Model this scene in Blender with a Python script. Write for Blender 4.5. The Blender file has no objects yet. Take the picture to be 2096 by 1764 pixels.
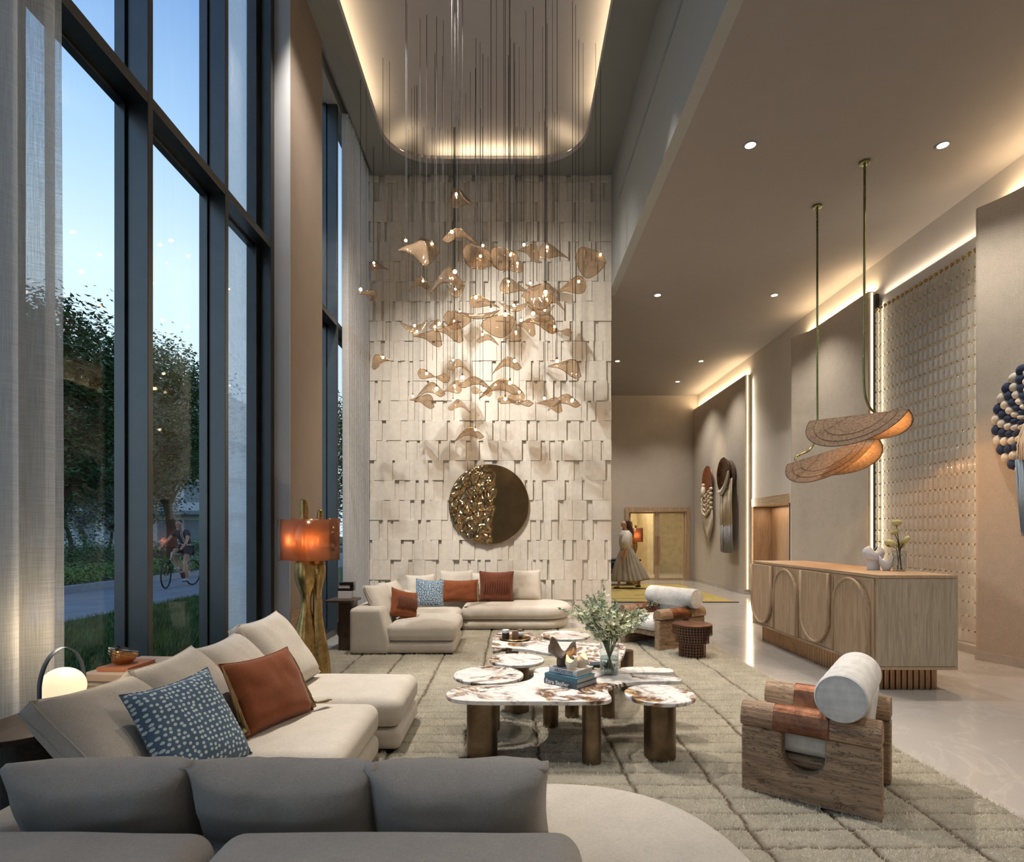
import bpy, bmesh, math, random
from mathutils import Vector, Matrix, Euler, noise as mnoise
PI = math.pi
R = math.radians
sc = bpy.context.scene
COL = sc.collection
random.seed(7)

# ------------------------------------------------------------------ camera
F = 1200.0            # focal length in pixels of a 2096 px wide frame
EYE = 1.4
cam_d = bpy.data.cameras.new('camera')
cam = bpy.data.objects.new('camera', cam_d)
COL.objects.link(cam)
cam.location = (0, 0, EYE)
cam.rotation_euler = (R(90), 0, 0)
cam_d.sensor_width = 36
cam_d.sensor_fit = 'HORIZONTAL'
cam_d.lens = 36 * F / 2096
cam_d.shift_y = 208 / 2096
cam_d.clip_start = 0.05
cam_d.clip_end = 400
sc.camera = cam

# ------------------------------------------------------------------ view, world
sc.view_settings.view_transform = 'Standard'
sc.view_settings.look = 'None'
sc.view_settings.exposure = 0.0
sc.view_settings.gamma = 1.0
sc.view_settings.use_curve_mapping = False
cy = sc.cycles
cy.use_denoising = True
cy.max_bounces = 8
cy.diffuse_bounces = 3
cy.glossy_bounces = 4
cy.transmission_bounces = 6
cy.transparent_max_bounces = 16
cy.sample_clamp_indirect = 6.0
cy.caustics_reflective = False
cy.caustics_refractive = False

w = bpy.data.worlds.new('dusk_sky')
sc.world = w
w.use_nodes = True
nt = w.node_tree
nt.nodes.clear()
_o = nt.nodes.new('ShaderNodeOutputWorld')
_b = nt.nodes.new('ShaderNodeBackground')
_r = nt.nodes.new('ShaderNodeValToRGB')
_s = nt.nodes.new('ShaderNodeSeparateXYZ')
_t = nt.nodes.new('ShaderNodeTexCoord')
nt.links.new(_t.outputs['Generated'], _s.inputs[0])
nt.links.new(_s.outputs['Z'], _r.inputs[0])
nt.links.new(_r.outputs[0], _b.inputs[0])
nt.links.new(_b.outputs[0], _o.inputs[0])
els = _r.color_ramp.elements
els[0].position = 0.0; els[0].color = (.60, .72, .80, 1)
els[1].position = 1.0; els[1].color = (.05, .11, .30, 1)
for p_, c_ in ((.36, (.56, .71, .82)), (.50, (.34, .52, .74)), (.64, (.17, .32, .60))):
    e_ = els.new(p_); e_.color = c_ + (1,)
_b.inputs[1].default_value = 1.6


def light(kind, loc, target=None, power=100, color=(1, .82, .6), size=.1, size_y=None, angle=60, blend=.5, name='lamp_light', rot=None):
    d = bpy.data.lights.new(name, kind)
    d.energy = power
    d.color = color
    if kind == 'AREA':
        d.size = size
        if size_y:
            d.shape = 'RECTANGLE'; d.size_y = size_y
    else:
        d.shadow_soft_size = size
    if kind == 'SPOT':
        d.spot_size = R(angle); d.spot_blend = blend
    o = bpy.data.objects.new(name, d)
    COL.objects.link(o)
    o.location = loc
    if target is not None:
        o.rotation_euler = (Vector(target) - Vector(loc)).to_track_quat('-Z', 'Y').to_euler()
    if rot:
        o.rotation_euler = rot
    return o


WARM = (1, .80, .58)
SPOTC = (1, .91, .80)
# hall: recessed spotlights in the high ceiling, nearer than the picture shows
for (x, y, tx, ty, p, ang) in ((-1.75, 3.9, -1.15, 4.0, 520, 34), (-1.6, 5.6, .4, 4.4, 1500, 42), (.3, 4.6, .9, 5.2, 420, 40), (-.6, 5.9, -.6, 7.8, 900, 50),
                               (.4, 3.6, 1.6, 3.9, 300, 30), (.95, 5.6, 1.8, 7.0, 480, 34), (-.5, 1.4, -.6, 2.1, 210, 22)):
    light('SPOT', (x, y, 7.1), (tx, ty, 0), p, SPOTC, .05, angle=ang, blend=.6, name='hall_spot')
# wall washers on the tiled wall
for lx, ly, x, zt in ((-1.75, 5.2, -1.2, 1.0), (-1.75, 5.8, .3, 1.8), (-1.6, 6.3, 1.2, 3.4)):
    light('SPOT', (lx, ly, 7.1), (x, 9.6, zt), 900, (1, .92, .82), .05, angle=66, blend=1.0, name='wall_washer')
# cove around the coffer
CX0, CX1, CYF = -1.91, 1.10, 9.24
UP = (PI, 0, 0)
light('AREA', (CX0 - .12, 5.2, 7.28), power=30, color=(1, .74, .42), size=.07, size_y=6.4, name='cove_light', rot=UP)
light('AREA', (CX1 + .12, 5.2, 7.28), power=30, color=(1, .74, .42), size=.07, size_y=6.4, name='cove_light', rot=UP)
light('AREA', (-.40, CYF + .12, 7.28), power=9, color=(1, .74, .42), size=1.6, size_y=.07, name='cove_light', rot=UP)
for sx, a in ((-1.74, 45), (.93, -45)):
    light('AREA', (sx, 9.06, 7.28), power=1.6, color=(1, .74, .42), size=.8, size_y=.07, name='cove_light', rot=(PI, 0, R(-a)))
# light troughs above the fabric panels of the right wall
for y0, y1 in ((13.35, 17.0), (8.7, 10.7), (0.5, 6.4)):
    light('AREA', (5.34, (y0 + y1) / 2, 4.985), power=9 * (y1 - y0), color=(1, .73, .42), size=.06, size_y=(y1 - y0), name='trough_light', rot=UP)
light('AREA', (5.36, 7.55, 4.85), power=4, color=WARM, size=.06, size_y=1.9, name='trough_light', rot=UP)
# cove strips running along the panel ends, and fill added for the bead screen
LW = (1, .86, .62)

# ------------------------------------------------------------------ helpers: points
def P(px, py, Y):
    return Vector(((px - 1048) * Y / F, Y, EYE - (py - 1090) * Y / F))


def onz(px, py, z):
    Y = (EYE - z) * F / (py - 1090)
    return Vector(((px - 1048) * Y / F, Y, z))


# ------------------------------------------------------------------ helpers: materials
MATS = {}


class NT:
    def __init__(self, name):
        self.m = bpy.data.materials.new(name)
        self.m.use_nodes = True
        self.t = self.m.node_tree
        self.b = self.t.nodes['Principled BSDF']
        self.out = self.t.nodes['Material Output']
        self.tc = None

    def n(self, typ, **kw):
        nd = self.t.nodes.new(typ)
        for k, v in kw.items():
            if k.startswith('i_'):
                nd.inputs[k[2:].replace('_', ' ')].default_value = v
            else:
                setattr(nd, k, v)
        return nd

    def l(self, a, b):
        self.t.links.new(a, b)

    def coord(self, scale=(1, 1, 1), rot=(0, 0, 0)):
        if self.tc is None:
            self.tc = self.n('ShaderNodeTexCoord')
        mp = self.n('ShaderNodeMapping')
        mp.inputs['Scale'].default_value = scale
        mp.inputs['Rotation'].default_value = rot
        self.l(self.tc.outputs['Object'], mp.inputs[0])
        return mp.outputs[0]

    def noise(self, vec, scale=5, detail=3, rough=.5, dist=0):
        nd = self.n('ShaderNodeTexNoise')
        nd.inputs['Scale'].default_value = scale
        nd.inputs['Detail'].default_value = detail
        nd.inputs['Roughness'].default_value = rough
        nd.inputs['Distortion'].default_value = dist
        self.l(vec, nd.inputs['Vector'])
        return nd.outputs['Fac']

    def ramp(self, fac, stops):
        nd = self.n('ShaderNodeValToRGB')
        e = nd.color_ramp.elements
        while len(e) < len(stops):
            e.new(.5)
        for q, (p, c) in zip(e, stops):
            q.position = p
            q.color = (c[0], c[1], c[2], 1)
        self.l(fac, nd.inputs[0])
        return nd.outputs[0]

    def bump(self, h, strength=.3, dist=.01):
        nd = self.n('ShaderNodeBump')
        nd.inputs['Strength'].default_value = strength
        nd.inputs['Distance'].default_value = dist
        self.l(h, nd.inputs['Height'])
        self.l(nd.outputs[0], self.b.inputs['Normal'])

    def mix(self, f, a, b):
        nd = self.n('ShaderNodeMix', data_type='RGBA')
        if isinstance(f, (int, float)):
            nd.inputs[0].default_value = f
        else:
            self.l(f, nd.inputs[0])
        for s, v in ((6, a), (7, b)):
            if isinstance(v, tuple):
                nd.inputs[s].default_value = (v[0], v[1], v[2], 1)
            else:
                self.l(v, nd.inputs[s])
        return nd.outputs[2]


def reg(k, m):
    MATS[k] = m.m if isinstance(m, NT) else m
    return MATS[k]


def plain(k, c, rough=.6, metal=0, var=.12, vs=6, bump=0, bs=60, spec=None, emit=None, es=0, coat=0, tr=0, sheen=0):
    m = NT(k)
    v = m.coord()
    a = tuple(x * (1 - var) for x in c)
    b = tuple(min(1, x * (1 + var)) for x in c)
    m.l(m.ramp(m.noise(v, vs, 4), [(.3, a), (.7, b)]), m.b.inputs['Base Color'])
    m.b.inputs['Roughness'].default_value = rough
    m.b.inputs['Metallic'].default_value = metal
    if bump:
        m.bump(m.noise(v, bs, 4, .6), bump, .004)
    if emit:
        m.b.inputs['Emission Color'].default_value = emit + (1,)
        m.b.inputs['Emission Strength'].default_value = es
    if spec is not None:
        m.b.inputs['Specular IOR Level'].default_value = spec
    if coat:
        m.b.inputs['Coat Weight'].default_value = coat
    if tr:
        m.b.inputs['Transmission Weight'].default_value = tr
    if sheen:
        m.b.inputs['Sheen Weight'].default_value = sheen
    return reg(k, m)


def fabric(k, c, weave=420, st=.35, var=.10, rough=.9, c2=None):
    m = NT(k)
    v = m.coord()
    n1 = m.noise(m.coord((1, 1, 1)), 9, 4)
    n2 = m.noise(m.coord((weave, weave * .15, weave * .3)), 1, 2)
    n3 = m.noise(m.coord((weave * .15, weave, weave)), 1, 2)
    ad = m.n('ShaderNodeMath', operation='ADD')
    m.l(n2, ad.inputs[0]); m.l(n3, ad.inputs[1])
    a = tuple(x * (1 - var) for x in c)
    b = c2 or tuple(min(1, x * (1 + var)) for x in c)
    h = m.n('ShaderNodeMath', operation='MULTIPLY')
    m.l(ad.outputs[0], h.inputs[0]); h.inputs[1].default_value = .5
    big = m.ramp(n1, [(.3, a), (.7, b)])
    fine = m.ramp(h.outputs[0], [(.35, tuple(x * .72 for x in c)), (.62, tuple(min(1, x * 1.15) for x in c))])
    m.l(m.mix(.5, big, fine), m.b.inputs['Base Color'])
    m.b.inputs['Roughness'].default_value = rough
    m.b.inputs['Specular IOR Level'].default_value = .2
    m.b.inputs['Sheen Weight'].default_value = .15
    m.bump(h.outputs[0], st, .003)
    return reg(k, m)


def wood(k, c1, c2, axis='Z', sc_=1.0, rough=.5, bump=.25, knots=False):
    m = NT(k)
    s = {'X': (.8, 9, 9), 'Y': (9, .8, 9), 'Z': (9, 9, .8)}[axis]
    v = m.coord(tuple(x * sc_ for x in s))
    n1 = m.noise(v, 1.3, 6, .6, 1.2)
    s2 = {'X': (3, 120, 120), 'Y': (120, 3, 120), 'Z': (120, 120, 3)}[axis]
    n2 = m.noise(m.coord(tuple(x * sc_ for x in s2)), 1, 3, .6)
    wv = m.ramp(n1, [(.3, c1), (.48, c2), (.55, tuple(a * .8 + b * .2 for a, b in zip(c1, c2))), (.7, c2)])
    fi = m.ramp(n2, [(.3, (.55, .5, .45)), (.6, (1, 1, 1))])
    mx = m.n('ShaderNodeMix', data_type='RGBA', blend_type='MULTIPLY')
    mx.inputs[0].default_value = .7
    m.l(wv, mx.inputs[6]); m.l(fi, mx.inputs[7])
    res = mx.outputs[2]
    if knots:
        s3 = {'X': (.35, 2.2, 2.2), 'Y': (2.2, .35, 2.2), 'Z': (2.2, 2.2, .35)}[axis]
        n3 = m.noise(m.coord(tuple(x * 5 for x in s3)), 1, 5, .7, 2.5)
        cr = m.ramp(n3, [(.47, (0, 0, 0)), (.495, (1, 1, 1)), (.52, (0, 0, 0))])
        res = m.mix(cr, res, tuple(x * .28 for x in c1))
    m.l(res, m.b.inputs['Base Color'])
    m.b.inputs['Roughness'].default_value = rough
    m.bump(n2, bump, .003)
    return reg(k, m)


def metal(k, c1, c2, rough=.3, scale=3, patina=0, bump=.05):
    m = NT(k)
    v = m.coord()
    n = m.noise(v, scale, 6, .65, .6)
    m.l(m.ramp(n, [(.32, c1), (.66, c2)]), m.b.inputs['Base Color'])
    m.b.inputs['Metallic'].default_value = 1
    rr = m.n('ShaderNodeMapRange')
    m.l(n, rr.inputs[0])
    rr.inputs[3].default_value = rough * .75
    rr.inputs[4].default_value = rough * 1.35
    m.l(rr.outputs[0], m.b.inputs['Roughness'])
    if bump:
        m.bump(m.noise(v, scale * 6, 4), bump, .01)
    return reg(k, m)


def thin_glass(k, tint, refl=1.0, haze=0, hazec=(.8, .8, .8), rough=.02, ior=1.45):
    """clear sheet: straight-through light plus a mirror reflection by Fresnel"""
    m = NT(k)
    t = m.n('ShaderNodeBsdfTransparent')
    t.inputs[0].default_value = tint + (1,)
    g = m.n('ShaderNodeBsdfGlossy')
    g.inputs['Roughness'].default_value = rough
    lw = m.n('ShaderNodeLayerWeight')
    lw.inputs[0].default_value = .5
    pw = m.n('ShaderNodeMath', operation='POWER')
    m.l(lw.outputs['Facing'], pw.inputs[0]); pw.inputs[1].default_value = 4.5
    r0 = ((ior - 1) / (ior + 1)) ** 2
    mu = m.n('ShaderNodeMath', operation='MULTIPLY_ADD')
    m.l(pw.outputs[0], mu.inputs[0]); mu.inputs[1].default_value = .75 * min(1, refl); mu.inputs[2].default_value = r0 * refl
    mx = m.n('ShaderNodeMixShader')
    m.l(mu.outputs[0], mx.inputs[0])
    src = t.outputs[0]
    if haze:
        df = m.n('ShaderNodeBsdfDiffuse'); df.inputs[0].default_value = hazec + (1,)
        tl = m.n('ShaderNodeBsdfTranslucent'); tl.inputs[0].default_value = hazec + (1,)
        m1 = m.n('ShaderNodeMixShader'); m1.inputs[0].default_value = .5
        m.l(df.outputs[0], m1.inputs[1]); m.l(tl.outputs[0], m1.inputs[2])
        m2 = m.n('ShaderNodeMixShader'); m2.inputs[0].default_value = haze
        m.l(t.outputs[0], m2.inputs[1]); m.l(m1.outputs[0], m2.inputs[2])
        src = m2.outputs[0]
    m.l(src, mx.inputs[1]); m.l(g.outputs[0], mx.inputs[2])
    m.l(mx.outputs[0], m.out.inputs[0])
    return reg(k, m)


def sheer(k, c, opaque=.55, warp=300):
    m = NT(k)
    n = m.noise(m.coord((warp, warp, 6)), 1, 2)
    n2 = m.noise(m.coord((6, 6, warp)), 1, 2)
    ad = m.n('ShaderNodeMath', operation='ADD')
    m.l(n, ad.inputs[0]); m.l(n2, ad.inputs[1])
    mr = m.n('ShaderNodeMapRange')
    m.l(ad.outputs[0], mr.inputs[0])
    mr.inputs[1].default_value = .75; mr.inputs[2].default_value = 1.2
    mr.inputs[3].default_value = opaque - .12; mr.inputs[4].default_value = min(1, opaque + .14)
    t = m.n('ShaderNodeBsdfTransparent')
    df = m.n('ShaderNodeBsdfDiffuse'); df.inputs[0].default_value = c + (1,)
    tl = m.n('ShaderNodeBsdfTranslucent'); tl.inputs[0].default_value = c + (1,)
    m1 = m.n('ShaderNodeMixShader'); m1.inputs[0].default_value = .7 if k == 'sheer_panel' else .45
    m.l(df.outputs[0], m1.inputs[1]); m.l(tl.outputs[0], m1.inputs[2])
    m2 = m.n('ShaderNodeMixShader')
    m.l(mr.outputs[0], m2.inputs[0])
    m.l(t.outputs[0], m2.inputs[1]); m.l(m1.outputs[0], m2.inputs[2])
    m.l(m2.outputs[0], m.out.inputs[0])
    return reg(k, m)


def emit(k, c, s):
    m = NT(k)
    e = m.n('ShaderNodeEmission')
    e.inputs[0].default_value = c + (1,)
    e.inputs[1].default_value = s
    m.l(e.outputs[0], m.out.inputs[0])
    return reg(k, m)


plain('ceiling_paint', (.24, .25, .245), .9, var=.02)
plain('soffit_paint', (.33, .34, .335), .7, var=.02)
plain('low_ceiling_paint', (.29, .265, .255), .9, var=.02)
plain('cove_paint', (.42, .41, .44), .9, var=.02)
plain('wall_paint', (.42, .36, .30), .85, var=.03)
plain('far_wall_paint', (.46, .41, .36), .85, var=.03)
plain('white_wall', (.62, .58, .54), .85, var=.02)
plain('column_paint', (.27, .21, .165), .75, var=.04)
plain('column_lit_side', (.50, .50, .52), .35, var=.02)  # column paint made paler and cooler to carry the window light
plain('tile_stone', (.66, .61, .54), .75, var=.06, vs=14, bump=.35, bs=90)
fabric('linen_wall', (.44, .385, .32), 260, .5, .08)
fabric('linen_lip', (.52, .42, .30), 260, .3, .08)
wood('oak', (.40, .275, .17), (.53, .385, .25), 'Z', rough=.5)
wood('oak_flat', (.40, .275, .17), (.53, .385, .25), 'Y', rough=.42)
wood('oak_end', (.36, .30, .225), (.46, .39, .30), 'Z', rough=.5)
wood('warm_oak', (.33, .19, .10), (.42, .26, .145), 'Z', rough=.5)
wood('dado_wood', (.35, .235, .15), (.42, .29, .19), 'Y', rough=.6)
wood('rustic_wood', (.27, .18, .115), (.47, .33, .215), 'X', .62, .65, .5, True)
wood('rustic_log', (.28, .17, .10), (.46, .31, .19), 'X', .7, .6, .5, True)
wood('dark_wood', (.035, .022, .016), (.075, .048, .034), 'Y', rough=.42)
wood('bowl_wood', (.06, .04, .028), (.14, .095, .065), 'X', 2.0, .6)
metal('frame_metal', (.085, .09, .095), (.11, .115, .12), .34, 2, bump=0)
metal('brass', (.28, .175, .06), (.55, .38, .16), .26, 5, bump=.12)
metal('gold', (.34, .24, .13), (.44, .32, .18), .17, 4, bump=.0)
metal('bronze', (.12, .088, .06), (.27, .20, .135), .34, 4, bump=.08)
metal('bronze_flute', (.30, .18, .10), (.42, .27, .16), .28, 4, bump=.02)
plain('rug_tuft', (.74, .69, .57), .95, var=.10, vs=5, spec=.1)
metal('green_brass', (.20, .22, .10), (.33, .33, .17), .25, 3, bump=0)
metal('copper_leather', (.13, .06, .038), (.30, .145, .085), .45, 12, bump=.2)
metal('copper_plate', (.30, .09, .03), (.55, .20, .07), .2, 6, bump=.05)
metal('dark_copper', (.06, .035, .025), (.25, .12, .06), .25, 9, bump=.15)
metal('smoked_amber', (.35, .20, .09), (.55, .32, .15), .12, 3, bump=0)
metal('stool_wire', (.22, .12, .08), (.34, .20, .13), .4, 8, bump=0)
fabric('cream_linen', (.62, .565, .49))
fabric('cream_pillow', (.64, .585, .51))
fabric('grey_linen', (.33, .31, .285))
fabric('rust_velvet', (.235, .07, .026), 200, .15)
fabric('dark_rust', (.15, .045, .022), 200, .3)
fabric('boucle', (.66, .65, .63), 34, 1.0, .12)
plain('gold_fringe', (.26, .17, .065), .7, bump=.6, bs=300)
plain('black_metal', (.012, .012, .014), .35, metal=.6)
plain('wire_black', (.02, .02, .022), .8, spec=.1)
plain('black_gloss', (.01, .01, .012), .25)
plain('dark_leather', (.035, .05, .085), .5)
plain('white_ceramic', (.72, .74, .78), .4, var=.03, bump=.15, bs=40)
plain('speckle_ceramic', (.60, .55, .47), .7, bump=.2, bs=200, var=.2, vs=120)
plain('terracotta_book', (.42, .17, .09), .7)
plain('pink_book', (.48, .37, .30), .7)
plain('paper', (.55, .50, .44), .9, bump=.3, bs=400)
plain('grey_paper', (.38, .40, .43), .9, bump=.3, bs=400)
plain('white_cover', (.72, .73, .76), .45, var=.02)
plain('teal_cover', (.035, .12, .17), .45, var=.05)
plain('slate_cover', (.045, .065, .09), .5, var=.05)
plain('black_ink', (.01, .01, .012), .6)
plain('white_ink', (.8, .82, .84), .6)
plain('skin', (.48, .26, .17), .55, var=.06)
plain('dark_hair', (.02, .013, .010), .5, bump=.5, bs=90)
plain('brown_hair', (.06, .035, .02), .5, bump=.5, bs=90)
plain('grey_shirt', (.045, .045, .055), .9)
plain('grey_shorts', (.06, .045, .05), .9)
plain('shirt_stripe', (.6, .6, .6), .9)
plain('blue_shoe', (.30, .45, .55), .6)
plain('white_blouse', (.60, .57, .53), .9)
plain('taupe_skirt', (.30, .27, .23), .9, bump=.3, bs=30)
plain('tyre', (.015, .015, .018), .7)
plain('bike_frame', (.45, .42, .36), .35)
plain('macrame', (.62, .54, .42), .9, bump=.6, bs=120)
plain('macrame_grey', (.30, .30, .31), .9, bump=.6, bs=120)
plain('navy_wool', (.025, .04, .09), .95, bump=.8, bs=120)
plain('white_wool', (.58, .54, .47), .95, bump=.8, bs=120)
plain('blue_fringe', (.20, .30, .42), .9, bump=.6, bs=160)
plain('bark', (.06, .045, .03), .9, bump=.8, bs=30)
plain('kerb_stone', (.34, .36, .38), .9, bump=.3)
plain('paving', (.22, .25, .28), .8, var=.15, vs=1.5, bump=.3, bs=60)
plain('soil', (.03, .045, .02), .95)
plain('grass_ground', (.05, .11, .03), .95, var=.3, vs=3)
plain('facade', (.50, .55, .58), .8)
plain('facade_dark', (.22, .26, .29), .8)
plain('stem_green', (.05, .10, .025), .5)
plain('stem_dark', (.03, .022, .014), .6)
plain('petal_yellow', (.62, .56, .26), .7)
plain('blossom', (.74, .76, .56), .7, var=.15, vs=60)
plain('bud_green', (.34, .42, .30), .7, var=.2, vs=60)
plain('candle_wax', (.8, .62, .35), .5)
plain('dark_pot', (.03, .022, .02), .5)
plain('brown_pot', (.22, .11, .06), .4, var=.3, vs=30)
plain('stone_base', (.42, .39, .35), .5)
plain('yellow_rug', (.38, .29, .09), .95, bump=.5)
plain('room_paint', (.62, .52, .36), .8)
emit('bulb_glow', (1, .76, .45), 34)
emit('lamp_bulb', (1, .74, .46), 9)
emit('led_strip', (1, .80, .50), 3.2)
emit('downlight_glow', (1, .86, .66), 9)
emit('candle_flame', (1, .72, .30), 8)
emit('coffer_edge', (1, .78, .45), 1.2)


def leafmat(k, c):
    m = NT(k)
    oi = m.n('ShaderNodeObjectInfo')
    n = m.noise(m.coord(), 3, 3)
    m.l(m.ramp(n, [(.3, tuple(x * .5 for x in c)), (.7, tuple(x * 1.5 for x in c))]), m.b.inputs['Base Color'])
    m.b.inputs['Roughness'].default_value = .55
    m.b.inputs['Transmission Weight'].default_value = 0
    return reg(k, m)


leafmat('leaf_dark', (.06, .12, .045))
leafmat('leaf_mid', (.08, .16, .055))
leafmat('leaf_haze', (.24, .32, .28))  # distance haze put into a paler leaf colour
leafmat('leaf_bed', (.12, .22, .04))
leafmat('leaf_olive', (.07, .12, .07))
leafmat('violet_bloom', (.16, .08, .32))
leafmat('grass_blade', (.06, .14, .035))

# globe lamp glass: lit from inside
m = NT('opal_globe')
m.b.inputs['Base Color'].default_value = (.9, .82, .62, 1)
m.b.inputs['Emission Color'].default_value = (1, .80, .50, 1)
m.b.inputs['Emission Strength'].default_value = .95
m.b.inputs['Roughness'].default_value = .3
reg('opal_globe', m)

# amber acrylic shade
m = NT('amber_acrylic')
t_ = m.n('ShaderNodeBsdfTransparent'); t_.inputs[0].default_value = (.52, .30, .19, 1)
tl_ = m.n('ShaderNodeBsdfTranslucent'); tl_.inputs[0].default_value = (.50, .25, .14, 1)
df_ = m.n('ShaderNodeBsdfDiffuse'); df_.inputs[0].default_value = (.30, .14, .08, 1)
gl_ = m.n('ShaderNodeBsdfGlossy'); gl_.inputs[0].default_value = (.9, .6, .4, 1); gl_.inputs['Roughness'].default_value = .15
a_ = m.n('ShaderNodeMixShader'); a_.inputs[0].default_value = .5
m.l(tl_.outputs[0], a_.inputs[1]); m.l(df_.outputs[0], a_.inputs[2])
b_ = m.n('ShaderNodeMixShader'); b_.inputs[0].default_value = .55
m.l(t_.outputs[0], b_.inputs[1]); m.l(a_.outputs[0], b_.inputs[2])
c_ = m.n('ShaderNodeMixShader'); c_.inputs[0].default_value = .12
m.l(b_.outputs[0], c_.inputs[1]); m.l(gl_.outputs[0], c_.inputs[2])
m.l(c_.outputs[0], m.out.inputs[0])
reg('amber_acrylic', m)
thin_glass('clear_acrylic', (.80, .84, .88), .8)
thin_glass('window_glass', (.95, .97, .98), .5, ior=1.5)
thin_glass('vase_glass', (.93, .95, .95), 1.6, ior=1.5)
thin_glass('water', (.72, .80, .80), 1.2, ior=1.33)
thin_glass('door_glass', (.90, .88, .80), .8)
thin_glass('bead_glass', (.93, .91, .88), 2.6, .26, (.9, .86, .78), rough=.08, ior=1.6)
thin_glass('petal_glass', (.84, .74, .63), 1.6, .17, (.60, .46, .33), rough=.06, ior=1.5)
thin_glass('amber_bowl', (.55, .26, .10), 2.0, .15, (.4, .2, .08), rough=.05, ior=1.6)
sheer('sheer_near', (.78, .76, .73), .66)
sheer('sheer_far', (.70, .67, .64), .85)
sheer('sheer_panel', (.92, .96, .99), .75)

# raffia shade: translucent straw with radial pleats (local X along fold, see pendant builder)
m = NT('raffia')
v_ = m.coord()
n_ = m.noise(v_, 40, 3)
col_ = m.ramp(n_, [(.3, (.17, .115, .08)), (.7, (.31, .22, .155))])
df_ = m.n('ShaderNodeBsdfDiffuse'); tl_ = m.n('ShaderNodeBsdfTranslucent')
m.l(col_, df_.inputs[0]); m.l(col_, tl_.inputs[0])
a_ = m.n('ShaderNodeMixShader'); a_.inputs[0].default_value = .10
m.l(df_.outputs[0], a_.inputs[1]); m.l(tl_.outputs[0], a_.inputs[2])
m.l(a_.outputs[0], m.out.inputs[0])
reg('raffia', m)


def dotted(k):
    m = NT(k)
    v = m.coord((44, 0, 44), (PI / 2, 0, 0))
    vo = m.n('ShaderNodeTexVoronoi', feature='F1', voronoi_dimensions='2D')
    vo.inputs['Scale'].default_value = 1
    vo.inputs['Randomness'].default_value = .5
    m.l(v, vo.inputs['Vector'])
    cr = m.ramp(vo.outputs['Distance'], [(.26, (1, 1, 1)), (.31, (0, 0, 0))])
    m.l(m.mix(cr, (.075, .135, .22), (.58, .70, .72)), m.b.inputs['Base Color'])
    m.b.inputs['Roughness'].default_value = .75
    m.b.inputs['Sheen Weight'].default_value = .2
    return reg(k, m)


dotted('dotted_blue')


def marble():
    m = NT('table_marble')
    v = m.n('ShaderNodeNewGeometry').outputs['Position']
    n1 = m.noise(v, 2.6, 6, .58, 1.5)
    n2 = m.noise(v, 2.2, 5, .6, .9)
    n3 = m.noise(v, 9, 6, .7, 1.5)
    vein = m.ramp(n1, [(.44, (0, 0, 0)), (.475, (1, 1, 1)), (.53, (1, 1, 1)), (.57, (0, 0, 0))])
    mask = m.ramp(n2, [(.43, (0, 0, 0)), (.53, (1, 1, 1))])
    mu = m.n('ShaderNodeMix', data_type='RGBA', blend_type='MULTIPLY'); mu.inputs[0].default_value = 1
    m.l(vein, mu.inputs[6]); m.l(mask, mu.inputs[7])
    base = m.ramp(n3, [(.3, (.66, .62, .59)), (.5, (.86, .84, .82))])
    vc = m.ramp(n3, [(.38, (.05, .028, .025)), (.5, (.17, .085, .05)), (.6, (.48, .29, .11))])
    a = m.mix(mu.outputs[2], base, vc)
    thin = m.ramp(m.noise(v, 2.6, 6, .55, 2.0), [(.490, (0, 0, 0)), (.5, (.6, .6, .6)), (.510, (0, 0, 0))])
    m.l(m.mix(thin, a, (.16, .12, .12)), m.b.inputs['Base Color'])
    m.b.inputs['Roughness'].default_value = .22
    return reg('table_marble', m)


marble()


def floor_mat():
    m = NT('floor_marble')
    v = m.coord()
    n1 = m.noise(m.coord((1, 1, 1), (0, 0, .5)), 1.1, 8, .62, 1.6)
    n2 = m.noise(v, .6, 5, .6, .6)
    base = m.ramp(n2, [(.3, (.36, .34, .32)), (.7, (.46, .43, .40))])
    vein = m.ramp(n1, [(.475, (0, 0, 0)), (.5, (.22, .22, .22)), (.525, (0, 0, 0))])
    m.l(m.mix(vein, base, (.62, .60, .57)), m.b.inputs['Base Color'])
    m.b.inputs['Roughness'].default_value = .14
    return reg('floor_marble', m)


floor_mat()


def rug_mat():
    m = NT('rug_wool')
    v = m.coord()
    n1 = m.noise(v, 5, 4, .6)
    n2 = m.noise(m.coord((1, 2.6, 1)), 120, 4, .7)
    base = m.ramp(n1, [(.3, (.50, .46, .37)), (.7, (.64, .59, .48))])
    m.l(base, m.b.inputs['Base Color'])
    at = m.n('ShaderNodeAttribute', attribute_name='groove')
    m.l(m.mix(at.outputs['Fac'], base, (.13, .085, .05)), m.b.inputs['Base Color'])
    m.b.inputs['Roughness'].default_value = 1
    m.b.inputs['Specular IOR Level'].default_value = .1
    m.bump(n2, .9, .02)
    return reg('rug_wool', m)


rug_mat()
M = MATS

# ------------------------------------------------------------------ helpers: meshes


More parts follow.
